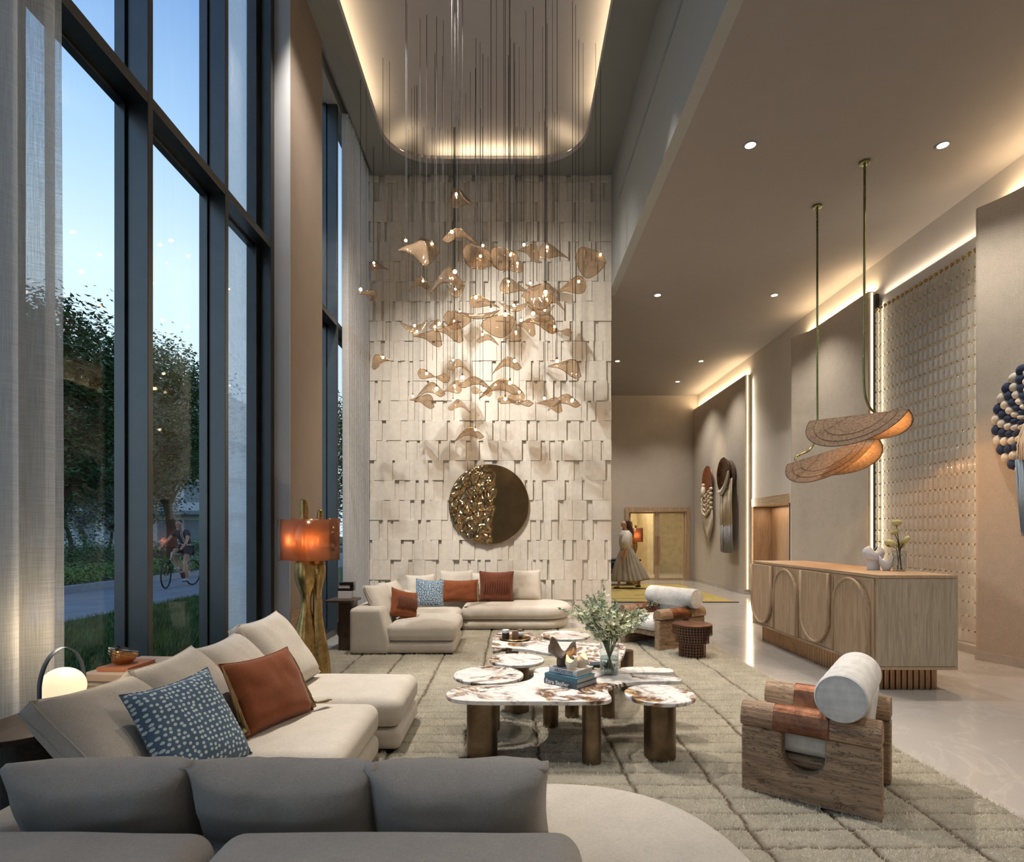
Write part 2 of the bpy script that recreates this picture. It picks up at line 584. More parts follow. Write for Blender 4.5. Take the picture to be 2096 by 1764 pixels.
class MB:
    def __init__(s):
        s.v = []; s.f = []

    def add(s, vs, fs, mat=None):
        o = len(s.v)
        if mat is not None:
            vs = [mat @ Vector(q) for q in vs]
        s.v += [tuple(q) for q in vs]
        s.f += [tuple(i + o for i in q) for q in fs]
        return s

    def box(s, x0, x1, y0, y1, z0, z1, mat=None):
        vs = [(x, y, z) for x in (x0, x1) for y in (y0, y1) for z in (z0, z1)]
        fs = [(0, 1, 3, 2), (4, 6, 7, 5), (0, 4, 5, 1), (2, 3, 7, 6), (0, 2, 6, 4), (1, 5, 7, 3)]
        return s.add(vs, fs, mat)

    def rbox(s, x0, x1, y0, y1, z0, z1, r=.02, k=3, m=4, fn=None, mat=None):
        """box with rounded edges on a cube grid; fn(p, u, v, w) reshapes it"""
        c = Vector(((x0 + x1) / 2, (y0 + y1) / 2, (z0 + z1) / 2))
        h = Vector(((x1 - x0) / 2, (y1 - y0) / 2, (z1 - z0) / 2))
        r = min(r, h.x * .999, h.y * .999, h.z * .999)
        ax = []
        for a in range(3):
            i = h[a] - r
            left = [-i - r * math.tan(PI / 4 * (1 - q / k)) for q in range(k)]
            mid = [-i + 2 * i * q / m for q in range(m + 1)]
            ax.append(left + mid + [-q for q in reversed(left)])
        idx = {}
        vs = []

        def vert(p):
            key = (round(p[0], 6), round(p[1], 6), round(p[2], 6))
            if key in idx:
                return idx[key]
            q = Vector(p)
            inn = Vector([max(-(h[a] - r), min(h[a] - r, q[a])) for a in range(3)])
            d = q - inn
            if d.length > 1e-9:
                d = d.normalized() * r
            q2 = inn + d
            if fn:
                q2 = fn(q2, q2.x / h.x, q2.y / h.y, q2.z / h.z)
            idx[key] = len(vs)
            vs.append(q2 + c)
            return idx[key]
        fs = []
        for a in range(3):
            b, d = (a + 1) % 3, (a + 2) % 3
            for sgn in (-1, 1):
                for i in range(len(ax[b]) - 1):
                    for j in range(len(ax[d]) - 1):
                        q = []
                        for (ii, jj) in ((i, j), (i + 1, j), (i + 1, j + 1), (i, j + 1)):
                            p = [0, 0, 0]
                            p[a] = sgn * h[a]; p[b] = ax[b][ii]; p[d] = ax[d][jj]
                            q.append(vert(p))
                        if sgn < 0:
                            q.reverse()
                        if len(set(q)) >= 3:
                            fs.append(tuple(q))
        return s.add(vs, fs, mat)

    def tube(s, pts, r, seg=8, caps=True, mat=None):
        pts = [Vector(p) for p in pts]
        n = len(pts)
        rs = r if isinstance(r, (list, tuple)) else [r] * n
        vs = []; fs = []
        up = Vector((0, 0, 1))
        t0 = (pts[1] - pts[0]).normalized()
        if abs(t0.dot(up)) > .95:
            up = Vector((1, 0, 0))
        nrm = t0.cross(up).normalized()
        for i in range(n):
            t = (pts[min(i + 1, n - 1)] - pts[max(i - 1, 0)]).normalized()
            nrm = (nrm - t * nrm.dot(t))
            if nrm.length < 1e-6:
                nrm = t.orthogonal()
            nrm.normalize()
            bn = t.cross(nrm)
            for j in range(seg):
                a = 2 * PI * j / seg
                vs.append(pts[i] + (nrm * math.cos(a) + bn * math.sin(a)) * rs[i])
        for i in range(n - 1):
            for j in range(seg):
                k = (j + 1) % seg
                fs.append((i * seg + j, i * seg + k, (i + 1) * seg + k, (i + 1) * seg + j))
        if caps:
            fs.append(tuple(reversed(range(seg))))
            fs.append(tuple((n - 1) * seg + j for j in range(seg)))
        return s.add(vs, fs, mat)

    def lathe(s, prof, c=(0, 0, 0), seg=32, sx=1, sy=1, mat=None, closed=False):
        """prof: list of (r, z)"""
        vs = []; fs = []
        n = len(prof)
        for (r, z) in prof:
            for j in range(seg):
                a = 2 * PI * j / seg
                vs.append((c[0] + r * math.cos(a) * sx, c[1] + r * math.sin(a) * sy, c[2] + z))
        for i in range(n - 1 if not closed else n):
            i2 = (i + 1) % n
            for j in range(seg):
                k = (j + 1) % seg
                fs.append((i * seg + j, i * seg + k, i2 * seg + k, i2 * seg + j))
        if not closed:
            if prof[0][0] > 1e-5:
                fs.append(tuple(reversed(range(seg))))
            if prof[-1][0] > 1e-5:
                fs.append(tuple((n - 1) * seg + j for j in range(seg)))
        return s.add(vs, fs, mat)

    def cyl(s, x, y, z0, z1, r, seg=24, mat=None):
        return s.lathe([(r, z0), (r, z1)], (x, y, 0), seg, mat=mat)

    def sphere(s, c, r, seg=16, ring=10, sx=1, sy=1, sz=1, mat=None):
        prof = [(max(1e-6, r * math.sin(PI * i / ring)), -r * math.cos(PI * i / ring) * sz) for i in range(ring + 1)]
        return s.lathe(prof, c, seg, sx, sy, mat)

    def prism(s, pts, z0, z1, mat=None, bev=0):
        """pts: 2D outline; extruded along z, with an eased edge if bev"""
        n = len(pts)
        if not bev:
            rings = [(0, z0), (0, z1)]
        else:
            rings = [(bev, z0), (bev * .3, z0 + bev * .3), (0, z0 + bev), (0, z1 - bev), (bev * .3, z1 - bev * .3), (bev, z1)]
        vs = []; fs = []
        for off, z in rings:
            for i in range(n):
                a = Vector(pts[i - 1]); b = Vector(pts[i]); c = Vector(pts[(i + 1) % n])
                t = (c - a)
                nn = Vector((t.y, -t.x))
                if nn.length > 1e-9:
                    nn.normalize()
                vs.append((b.x - nn.x * off * s.orient(pts), b.y - nn.y * off * s.orient(pts), z))
        m = len(rings)
        for k in range(m - 1):
            for i in range(n):
                j = (i + 1) % n
                fs.append((k * n + i, k * n + j, (k + 1) * n + j, (k + 1) * n + i))
        fs.append(tuple(reversed(range(n))))
        fs.append(tuple((m - 1) * n + i for i in range(n)))
        return s.add(vs, fs, mat)

    @staticmethod
    def orient(pts):
        a = 0
        for i in range(len(pts)):
            a += pts[i - 1][0] * pts[i][1] - pts[i][0] * pts[i - 1][1]
        return 1 if a > 0 else -1

    def grid(s, fn, nu, nv, mat=None, wrap_u=False):
        vs = [fn(i / nu, j / nv) for i in range(nu + (0 if wrap_u else 1)) for j in range(nv + 1)]
        fs = []
        cu = nu if wrap_u else nu + 1
        for i in range(nu):
            for j in range(nv):
                i2 = (i + 1) % cu
                fs.append((i * (nv + 1) + j, i2 * (nv + 1) + j, i2 * (nv + 1) + j + 1, i * (nv + 1) + j + 1))
        return s.add(vs, fs, mat)

    def build(s, name, mat, parent=None, smooth=False, solid=0, bevel=0, sub=0, angle=None):
        me = bpy.data.meshes.new(name)
        me.from_pydata([tuple(v) for v in s.v], [], s.f)
        bm = bmesh.new(); bm.from_mesh(me)
        bmesh.ops.recalc_face_normals(bm, faces=bm.faces)
        bm.to_mesh(me); bm.free()
        if isinstance(mat, str):
            mat = M[mat]
        me.materials.append(mat)
        if smooth:
            me.shade_smooth()
            if angle:
                me.set_sharp_from_angle(angle=R(angle))
        o = bpy.data.objects.new(name, me)
        COL.objects.link(o)
        if parent is not None:
            o.parent = parent
        if solid:
            q = o.modifiers.new('thickness', 'SOLIDIFY'); q.thickness = solid; q.offset = 0
        if bevel:
            q = o.modifiers.new('bevel', 'BEVEL'); q.width = bevel; q.segments = 3; q.limit_method = 'ANGLE'; q.angle_limit = R(40)
        if sub:
            q = o.modifiers.new('smooth', 'SUBSURF'); q.levels = sub; q.render_levels = sub
        return o


def tag(o, label=None, cat=None, group=None, kind=None):
    if label: o['label'] = label
    if cat: o['category'] = cat
    if group: o['group'] = group
    if kind: o['kind'] = kind
    return o


def thing(name, label, cat, loc=(0, 0, 0), rz=0, group=None, rot=None):
    o = bpy.data.objects.new(name, None)
    COL.objects.link(o)
    o.empty_display_size = .1
    o.location = loc
    o.rotation_euler = rot if rot else (0, 0, rz)
    return tag(o, label, cat, group)


def struct(name, mb, mat, **kw):
    o = mb.build(name, mat, **kw)
    return tag(o, kind='structure')


def catmull(pts, n=8, closed=True):
    res = []
    N = len(pts)
    rng = range(N) if closed else range(N - 1)
    for i in rng:
        if closed:
            p0, p1, p2, p3 = [Vector(pts[(i + q) % N]) for q in (-1, 0, 1, 2)]
        else:
            p0 = Vector(pts[max(i - 1, 0)]); p1 = Vector(pts[i]); p2 = Vector(pts[i + 1]); p3 = Vector(pts[min(i + 2, N - 1)])
        for k in range(n):
            t = k / n
            res.append(.5 * ((2 * p1) + (-p0 + p2) * t + (2 * p0 - 5 * p1 + 4 * p2 - p3) * t * t + (-p0 + 3 * p1 - 3 * p2 + p3) * t ** 3))
    if not closed:
        res.append(Vector(pts[-1]))
    return res


def rnd(a, b):
    return random.uniform(a, b)


def copy_tree(o, parent=None):
    c = o.copy()
    COL.objects.link(c)
    c.parent = parent
    for ch in o.children:
        copy_tree(ch, c)
    return c

# ================================================================== THE ROOM
YB = 9.6      # tiled wall
XR = 5.41     # right wall
YF = 17.1     # far wall
ZC = 7.22     # hall ceiling
ZL = 5.40     # low ceiling
XS = 1.62     # soffit / end of tiled wall
Y0 = -4.0

struct('floor', MB().box(-2.75, 9.0, Y0, YF + 4.4, -.12, 0), 'floor_marble')


def round_outline(x0, x1, y0, y1, r, n=14):
    pts = []
    for cx, cy_, a0 in ((x1 - r, y1 - r, 0), (x0 + r, y1 - r, 90), (x0 + r, y0 + r, 180), (x1 - r, y0 + r, 270)):
        for i in range(n + 1):
            a = R(a0 + 90 * i / n)
            pts.append((cx + r * math.cos(a), cy_ + r * math.sin(a)))
    return pts


def plate_with_hole(name, outer, hole, z0, z1, mat):
    bm = bmesh.new()
    loops = []
    for z in (z0, z1):
        es = []
        lp = []
        for pts in (outer, hole):
            vs = [bm.verts.new((p[0], p[1], z)) for p in pts]
            es += [bm.edges.new((vs[i], vs[(i + 1) % len(vs)])) for i in range(len(vs))]
            lp.append(vs)
        bmesh.ops.triangle_fill(bm, edges=es, use_beauty=True)
        loops.append(lp)
    for q in (0, 1):
        a, b = loops[0][q], loops[1][q]
        for i in range(len(a)):
            j = (i + 1) % len(a)
            bm.faces.new((a[i], a[j], b[j], b[i]))
    bmesh.ops.recalc_face_normals(bm, faces=bm.faces)
    me = bpy.data.meshes.new(name)
    bm.to_mesh(me); bm.free()
    me.materials.append(M[mat])
    o = bpy.data.objects.new(name, me)
    COL.objects.link(o)
    return tag(o, kind='structure')


hole = round_outline(CX0, CX1, 1.2, CYF, .72)
big = round_outline(CX0 - .26, CX1 + .26, .9, CYF + .26, .95)
plate_with_hole('ceiling', [(-2.26, Y0), (XS, Y0), (XS, YB + .05), (-2.26, YB + .05)], hole, ZC, ZC + .03, 'ceiling_paint')
# thin lip round the opening and the recess above it
lip = MB()
n_ = len(hole)
for k in range(n_):
    a, b = hole[k], hole[(k + 1) % n_]
    lip.add([(a[0], a[1], ZC - .004), (b[0], b[1], ZC - .004), (b[0], b[1], ZC + .07), (a[0], a[1], ZC + .07)], [(0, 1, 2, 3)])
struct('trim_1', lip, 'cove_paint', solid=.012)
rec = MB()
for k in range(len(big)):
    a, b = big[k], big[(k + 1) % len(big)]
    rec.add([(a[0], a[1], ZC + .03), (b[0], b[1], ZC + .03), (b[0], b[1], 7.52), (a[0], a[1], 7.52)], [(0, 1, 2, 3)])
struct('ceiling_recess', rec, 'cove_paint', solid=.02, smooth=True)
struct('ceiling_recess_top', MB().box(-2.4, XS, .6, YB + .1, 7.50, 7.54), 'cove_paint')

# soffit between the high and the low ceiling, with its slot diffuser
struct('soffit', MB().box(XS, XS + .12, Y0, YB + .3, ZL, ZC + .5), 'soffit_paint')
sl = thing('slot_diffuser', 'long narrow dark air slot set in the blue-grey soffit face', 'vent', (XS, 0, 6.47))
MB().box(-.006, .002, 3.0, 8.85, -.03, .03).build('frame', 'facade_dark', sl)
MB().box(-.010, -.006, 3.02, 8.83, -.006, .006).build('blade', 'soffit_paint', sl)
struct('ceiling_low', MB().box(XS + .12, XR + .15, Y0, YF + .1, ZL, ZL + .1).box(-2.6, XS + .12, YB + .3, YF + .1, ZL, ZL + .1), 'low_ceiling_paint')

# tiled stone wall
random.seed(11)
tw = MB()
tw.box(-2.62, XS, YB + .02, YB + .3, 0, ZC + .45)
row = .3245
z = -0.02
zi = 0
while z < ZC:
    x = -2.5
    prev = -1
    z1 = min(z + row, ZC)
    while x < XS - .001:
        recess = prev > 0 and random.random() < .55
        wd = random.choice((.04, .05, .07, .09)) if recess else random.choice((.07, .09, .11, .14, .18, .24, .30))
        x1 = min(x + wd, XS)
        if XS - x1 < .05:
            x1 = XS
        lv = 0 if recess else random.choice([q for q in (1, 2, 3) if q != prev])
        prev = lv
        d = (.008, .032, .042, .053)[lv]
        tw.box(x, x1, YB - d, YB + .03, max(z, 0) + .0008 * lv, z1)
        x = x1
    z += row
struct('wall_back', tw, 'tile_stone', bevel=.003)

# left side: window wall ----------------------------------------------------
XI, XG = -2.41, -2.55
nwin = 0


def pane(y0, y1, z0, z1, n):
    o = struct('window_%d' % n, MB().box(XG - .012, XG - .004, y0, y1, z0, z1), 'window_glass')
    return o


mull = [(-3.0, 0), (-2.0, 0), (-1.0, 0), (0, 0), (.9, 0), (1.87, 0), (2.88, 0), (3.91, 0), (4.957, 0), (5.95, 0)]
ys = [m_[0] for m_ in mull]
fr = MB()
fr2 = MB()
for y in ys[:-1]:
    fr.box(XG, XI, y - .028, y + .028, 0, ZC + .5)
    fr.box(XG - .07, XG, y - .05, y + .05, 0, ZC + .5)
fr.box(XG, XI, 5.86, 5.96, 0, ZC + .5)
fr.box(XG - .07, XG + .03, 5.78, 5.96, 0, ZC + .5)
fr.box(XG, XI - .002, Y0, 5.94, 4.245, 4.318)
fr.box(XG - .06, XG, Y0, 5.94, 4.22, 4.345)
fr.box(XG - .06, XI, Y0, 5.94, 0.0, .09)
for y in (6.97, 8.10, 9.25):
    fr.box(XG, XI, y - .028, y + .028, 0, ZC + .1)
    fr.box(XG - .07, XG, y - .05, y + .05, 0, ZC + .1)
fr.box(XG, XI - .002, 6.95, 9.6, 4.245, 4.318)
fr.box(XG - .06, XG, 6.95, 9.6, 4.22, 4.345)
fr.box(XG - .06, XI, 6.95, 9.6, 0, .09)
struct('window_frame', fr, 'frame_metal', bevel=.003)
k = 1
for a, b in zip(ys[3:-1], ys[4:]):
    for z0, z1 in ((.09, 4.245), (4.318, ZC + .5)):
        pane(a + .03, b - .03, z0, z1, k); k += 1
for a, b in ((7.0, 8.07), (8.13, 9.22)):
    for z0, z1 in ((.09, 4.245), (4.318, ZC + .1)):
        pane(a, b, z0, z1, k); k += 1
# column between the windows and header
struct('column', MB().box(-2.62, -2.25, 5.96, 6.95, .60, ZC + .5), 'column_paint')
struct('trim_2', MB().box(-2.62, -2.246, 5.952, 6.952, 0, .597), 'dado_wood')
struct('column_lit_face', MB().box(-2.60, -2.252, 5.944, 5.958, 0, ZC + .5), 'column_lit_side')  # thin sheet on the column's near face, bluish window light put into its colour
struct('wall_header', MB().box(-2.62, -2.40, 6.95, YB, 7.30, ZC + .5).box(-2.62, -2.22, Y0, 5.96, ZC + .5, ZC + .56).box(-2.28, -2.26, Y0, YB + .02, ZC + .03, ZC + .5).box(-2.62, -2.22, 5.96, YB, ZC + .45, ZC + .5), 'soffit_paint')

# far side of the low room --------------------------------------------------
far = MB()
DX0, DX1, DZ = 3.30, 5.18, 2.14
far.box(XS - 3.0, DX0, YF, YF + .2, 0, ZL)
far.box(DX1, XR + .15, YF, YF + .2, 0, ZL)
far.box(DX0, DX1, YF, YF + .2, DZ, ZL)
struct('wall_far', far, 'far_wall_paint')
struct('wall_left_far', MB().box(-1.5, -1.3, YB + .3, YF, 0, ZL), 'far_wall_paint')
# double glass door
d1 = thing('door_1', 'wide oak-framed double glass door in the far wall', None, (DX0, YF, 0)); d1['kind'] = 'structure'
del d1['label']
q = MB()
W_ = DX1 - DX0
q.box(0, .10, -.05, .15, 0, DZ); q.box(W_ - .10, W_, -.05, .15, 0, DZ); q.box(.102, W_ - .102, -.05, .15, DZ - .12, DZ)
q.build('frame', 'oak', d1)
for a, b in ((.12, W_ / 2 - .008), (W_ / 2 + .008, W_ - .12)):
    l = MB().box(a, a + .05, .02, .07, .01, DZ - .13).box(b - .05, b, .02, .07, .01, DZ - .13).box(a + .05, b - .05, .02, .07, .01, .08).box(a + .05, b - .05, .02, .07, DZ - .18, DZ - .13).build('leaf', 'oak', d1)
    MB().box(a + .05, b - .05, .04, .05, .08, DZ - .18).build('pane', 'door_glass', l)
for s_ in (-1, 1):
    MB().box(W_ / 2 - .035 + s_ * .04, W_ / 2 + .035 + s_ * .04, -.03, .0, .55, 1.30).build('handle', 'warm_oak', d1, bevel=.004)
# lobby room seen through the door
lob = MB()
lob.box(1.5, 9.0, YF + 4.2, YF + 4.4, 0, 3).box(7.2, 7.4, YF + .2, YF + 4.3, 0, 3).box(1.5, 1.7, YF + .2, YF + 4.3, 0, 3).box(1.5, 9, YF + .2, YF + 4.4, 3, 3.1)
lob.box(4.55, 4.75, YF + 2.6, YF + 4.3, 0, 3)
struct('wall_lobby', lob, 'room_paint')
light('AREA', (4.2, YF + 2.0, 2.9), power=150, color=(1, .84, .60), size=1.5, size_y=2.5, name='lobby_light', rot=(0, 0, 0))

# right wall ---------------------------------------------------------------
rw = MB()
rw.box(XR, XR + .15, 13.2, YF, 0, ZL)
rw.box(XR, XR + .15, 11.45, 13.2, 2.16, ZL)
rw.box(XR, XR + .15, Y0, 11.45, 0, ZL)
struct('wall_right', rw, 'white_wall')
# wood-lined niche with the lift lobby door
d2 = thing('door_2', None, None, (XR, 12.3, 0)); d2['kind'] = 'structure'
MB().box(-.02, .5, -.9, .9, 1.98, 2.16).build('lintel', 'oak_flat', d2)
MB().box(.42, .46, -.9, .9, 0, 1.98).box(0, .46, -.9, -.86, 0, 1.98).box(0, .46, .86, .9, 0, 1.98).build('lining', 'warm_oak', d2)
MB().box(.40, .42, -.30, .82, .01, 1.95).build('door_leaf', 'warm_oak', d2, bevel=.004)
light('AREA', (XR + .2, 12.3, 1.95), power=7, color=WARM, size=.2, size_y=1.4, name='niche_light', rot=(0, 0, 0))


def wall_panel(y0, y1, label, zt=4.97, lip_far=True, led=True):
    """fabric panel standing proud of the wall; y0 near end, y1 far end; far end sweeps out to a lip"""
    xf = 5.28
    prof = []
    n = 12
    if led:
        prof += [(5.40, y0), (xf, y0)]
    else:
        prof += [(5.40, y0), (xf, y0)]
    ys_ = []
    if lip_far:
        L = .55
        for i in range(n + 1):
            t = i / n
            yy = y1 - L + L * t
            prof.append((xf - .16 * (1 - math.cos(PI / 2 * t)) ** 1.2, yy))
        prof += [(xf - .16, y1 + .03), (5.40, y1 + .03)]
    else:
        prof += [(xf, y1), (5.40, y1)]
    t = thing('wall_panel', label, 'wall panel', (0, 0, 0))
    MB().prism(prof, .10, zt).build('fabric_face', 'linen_wall', t)
    pb = [(p[0] + (-.012 if p[0] < 5.39 else 0), p[1]) for p in prof]
    MB().prism(pb, 0, .10).build('stone_base', 'stone_base', t)
    if led:
        MB().box(xf - .005, 5.40, y0 - .035, y0 - .002, .10, zt).build('end_strip', 'linen_lip', t)
        MB().box(xf + .035, xf + .06, y0 - .047, y0 - .036, .12, zt - .02).build('light_strip', 'led_strip', t)
    return t


wall_panel(13.3, 17.05, 'tall fabric-covered wall panel behind the two macrame hangings', lip_far=False)
wall_panel(8.72, 10.72, 'tall fabric-covered wall panel between the oak doorway and glass bead screen')
wall_panel(-1.0, 6.44, 'tall fabric-covered wall panel at right edge behind the navy woven disc', led=False)
light('AREA', (5.36, 8.62, 2.55), (4.6, 6.5, 2.3), 14, LW, .03, 4.6, name='strip_and_fill_light', rot=(R(90), 0, PI))
light('AREA', (5.36, 13.2, 2.55), (4.6, 6.5, 2.3), 12, LW, .03, 4.6, name='strip_and_fill_light', rot=(R(90), 0, PI))
light('AREA', (5.385, 10.82, 3.5), (5.2, 12.5, 3.5), 8, LW, .03, 2.6, name='strip_and_fill_light')
light('AREA', (5.365, 6.47, 2.55), (5.375, 8, 2.55), 55, LW, .06, 4.4, name='strip_and_fill_light')  # unseen fill added to brighten the bead screen from its near side
light('AREA', (5.375, 8.57, 2.55), (5.38, 7, 2.55), 9, LW, .04, 4.4, name='strip_and_fill_light')  # weaker fill added at the bead screen's far side, no fitting there

# room closure behind the camera
struct('wall_near', MB().box(-2.75, XR + .15, Y0 - .15, Y0, 0, ZC + .5), 'wall_paint')

# ceiling downlights
for (px, py, lab) in ((1536, 297, 'round recessed downlight in low ceiling, nearest of the left row'), (1930, 297, 'round recessed downlight in low ceiling, nearest of the right row'),
                      (1346, 604, 'round recessed downlight, second nearest of the left row'), (1585, 604, 'round recessed downlight, second nearest of the right row'),
                      (1264, 739, 'small round recessed downlight beside the top of the tiled wall edge'), (1435, 739, 'small round recessed downlight, third of the right row'),
                      (1387, 781, 'farthest small round recessed downlight, near the far wall')):
    p = onz(px, py, ZL) if False else Vector(((px - 1048) * 4.0 / (1090 - py), 4.0 * F / (1090 - py), ZL))
    t = thing('downlight', lab, 'ceiling light', p, group='recessed downlights in the low ceiling')
    MB().lathe([(.052, -.004), (.066, -.006), (.068, 0), (.052, 0)], closed=True).build('ring', 'ceiling_paint', t, smooth=True)
    MB().lathe([(1e-5, -.003), (.052, -.003)]).build('lens', 'downlight_glow', t)
    light('SPOT', (p.x, p.y, ZL - .03), (p.x, p.y, 0), 260, SPOTC, .05, angle=105, blend=.9, name='downlight_beam')
for x, y in ((2.46, 2.2), (4.42, 2.2), (2.46, -1.6), (4.42, -1.6), (2.46, 15.5)):
    light('SPOT', (x, y, ZL - .03), (x, y, 0), 260, SPOTC, .05, angle=105, blend=.9, name='downlight_beam')

# outside ------------------------------------------------------------------
struct('ground_lawn', MB().grid(lambda u, v: (-7.0 + 4.3 * u, -6 + 60 * v, -.02 + .02 * math.sin(9 * u + 30 * v)), 20, 80), 'grass_ground')
struct('path_near', MB().box(-10.3, -7.0, -6, 70, -.10, -.005), 'paving')
struct('kerb_near', MB().box(-10.5, -10.3, -6, 70, -.1, .15), 'kerb_stone')
struct('bed_near', MB().box(-14.6, -10.5, -6, 70, -.1, .12), 'soil')
struct('kerb_middle', MB().box(-14.8, -14.6, -6, 70, -.1, .14), 'kerb_stone')
struct('path_far', MB().box(-19, -14.8, -6, 80, -.1, 0), 'paving')
struct('bed_far', MB().box(-24, -19, -6, 80, -.1, .12), 'soil')
struct('ground_far', MB().box(-160, -24, -40, 200, -.12, -.02).box(-24, -2.8, 70, 200, -.12, -.02), 'grass_ground')
# sheer curtains -------------------------------------------------------------


def curtain(name, label, x, y0, y1, z0, z1, folds, amp, mat, phase=0):
    random.seed(int(folds * 10))
    ph = [rnd(0, 6) for _ in range(4)]

    def fn(u, v):
        y = y0 + (y1 - y0) * u
        s = math.sin(2 * PI * folds * u + phase + .5 * math.sin(7 * u + ph[0]))
        a = amp * (1 + .35 * math.sin(5 * u + ph[1]))
        xx = x + a * (abs(s) ** .8) * (1 if s > 0 else -1) + .006 * math.sin(3 * v + ph[2] + 6 * u)
        return (xx, y + .008 * math.sin(4 * v + 20 * u), z0 + (z1 - z0) * v)
    t = MB().grid(fn, int(folds * 14), 18).build(name, mat, smooth=True)
    t['label'] = label; t['category'] = 'curtain'
    return t


curtain('sheer_curtain', 'tall sheer beige curtain at left edge behind the globe lamp', -2.335, 1.6, 3.055, .01, 7.6, 7, .055, 'sheer_near')
curtain('sheer_curtain', 'tall pleated sheer curtain beside the tiled wall', -2.34, 8.20, 9.50, .01, 7.26, 14, .045, 'sheer_far')
curtain('sheer_blind', 'flat pale blue sheer drape across the window bay left of the column', -2.62, 5.02, 5.84, .02, 7.6, 2.2, .012, 'sheer_panel')

# ================================================================== REST OF ROOM FURNITURE
# rug ------------------------------------------------------------------------
RX0, RX1, RY0, RY1 = -2.17, 2.48, -.3, 8.44
cols = [RX0, -1.69, -1.225, -.76, -.295, .16, .645, 1.11, 1.57, 2.025, RX1]
rows = [4.67, 4.51, 4.35, 4.18, 4.01, 3.86, 3.69, 3.53, 3.37]
while rows[-1] > RY0 + .1:
    rows.append(rows[-1] - .16)
rows = rows[::-1]
while rows[-1] < RY1:
    rows.append(rows[-1] + .163)


def wob(a, b, k, s=.012):
    return s * mnoise.noise((a * 2.3, b * 2.3, k)) + s * .6 * mnoise.noise((a * 9, b * 9, k + 4))


HAIR = 260000


def rug():
    nx, ny = 300, 620
    me = bpy.data.meshes.new('shag_rug')
    vs = []; gr = []
    for i in range(nx + 1):
        x = RX0 + (RX1 - RX0) * i / nx
        for j in range(ny + 1):
            y = RY0 + (RY1 - RY0) * j / ny
            xx = x + wob(x, y, 1, .02)
            dc = min(abs(xx - c) for c in cols[1:-1])
            yy = y + wob(x * 1.5, y, 8, .016)
            dr = min(abs(yy - c) for c in rows)
            # rows fade in and out with the pile
            strength = .55 + .9 * mnoise.noise((x * 1.2, y * 1.2, 3))
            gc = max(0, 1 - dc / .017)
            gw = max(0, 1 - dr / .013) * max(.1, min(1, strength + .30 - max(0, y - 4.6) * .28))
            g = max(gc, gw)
            e = min(x - RX0, RX1 - x, y - RY0, RY1 - y)
            h = .020 * min(1, (e / .03) ** .5 if e > 0 else 0) + .004
            soft = max(max(0, 1 - dc / .04), .8 * max(0, 1 - dr / .035))
            h -= .014 * g + .005 * soft
            h += .006 * mnoise.noise((x * 38, y * 22, 0)) + .004 * mnoise.noise((x * 90, y * 60, 5))
            vs.append((x, y, max(.002, h)))
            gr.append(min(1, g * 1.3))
    fs = [(i * (ny + 1) + j, (i + 1) * (ny + 1) + j, (i + 1) * (ny + 1) + j + 1, i * (ny + 1) + j + 1) for i in range(nx) for j in range(ny)]
    me.from_pydata(vs, [], fs)
    at = me.attributes.new('groove', 'FLOAT', 'POINT')
    at.data.foreach_set('value', gr)
    me.materials.append(M['rug_wool'])
    me.materials.append(M['rug_tuft'])
    me.shade_smooth()
    o = bpy.data.objects.new('shag_rug', me)
    COL.objects.link(o)
    vg = o.vertex_groups.new(name='tuft')
    buckets = [[] for _ in range(5)]
    for i, g in enumerate(gr):
        buckets[min(4, int((1 - g) * 4.99))].append(i)
    for k in range(1, 5):
        vg.add(buckets[k], k / 4, 'REPLACE')
    pm = o.modifiers.new('pile', 'PARTICLE_SYSTEM')
    ps = pm.particle_system
    st = ps.settings
    st.type = 'HAIR'
    st.count = HAIR
    st.hair_length = .020
    st.hair_step = 2
    st.render_step = 2
    st.display_step = 2
    st.use_advanced_hair = True
    st.normal_factor = .0026
    st.material = 2
    st.tangent_factor = 0
    st.factor_random = .003
    st.brownian_factor = .001
    st.root_radius = 1.0
    st.tip_radius = .35
    st.radius_scale = .0022
    ps.vertex_group_density = 'tuft'
    ps.vertex_group_length = 'tuft'
    return tag(o, 'large beige shaggy wool rug with carved grid lines under the sofas', 'rug')


rug_o = rug()

# far yellow rug
t = thing('patterned_rug', 'mustard yellow rug with dark lines under the walking woman', 'rug', (2.5, 13.9, 0))
q = MB(); q.box(-1.9, 2.0, -2.1, 1.9, 0, .012); q.build('pile', 'yellow_rug', t)
for b_ in (-2.16, 1.9):
    MB().box(-1.95, 2.05, b_, b_ + .06, 0, .014).build('border', 'black_ink', t)
q = MB()
random.seed(5)
for (a, b) in (((-1.0, -.9), (-.6, -1.5)), ((-.2, .6), (.1, .1)), ((.1, .1), (-.5, -.3)), ((.5, .9), (.9, .3)), ((-.9, .4), (-.3, .9)), ((.9, -.5), (1.4, -1.0)), ((-1.5, -.1), (-.2, -.2)), ((-.6, -1.5), (1.0, -1.6)), ((.2, -.9), (1.2, -.5))):
    a = Vector((a[0], a[1], .0125)); b = Vector((b[0], b[1], .0125))
    d = (b - a).normalized(); n = Vector((-d.y, d.x, 0)) * .018
    q.add([a - n, b - n, b + n, a + n], [(0, 1, 2, 3)])
q.build('line_pattern', 'black_ink', t, solid=.002)

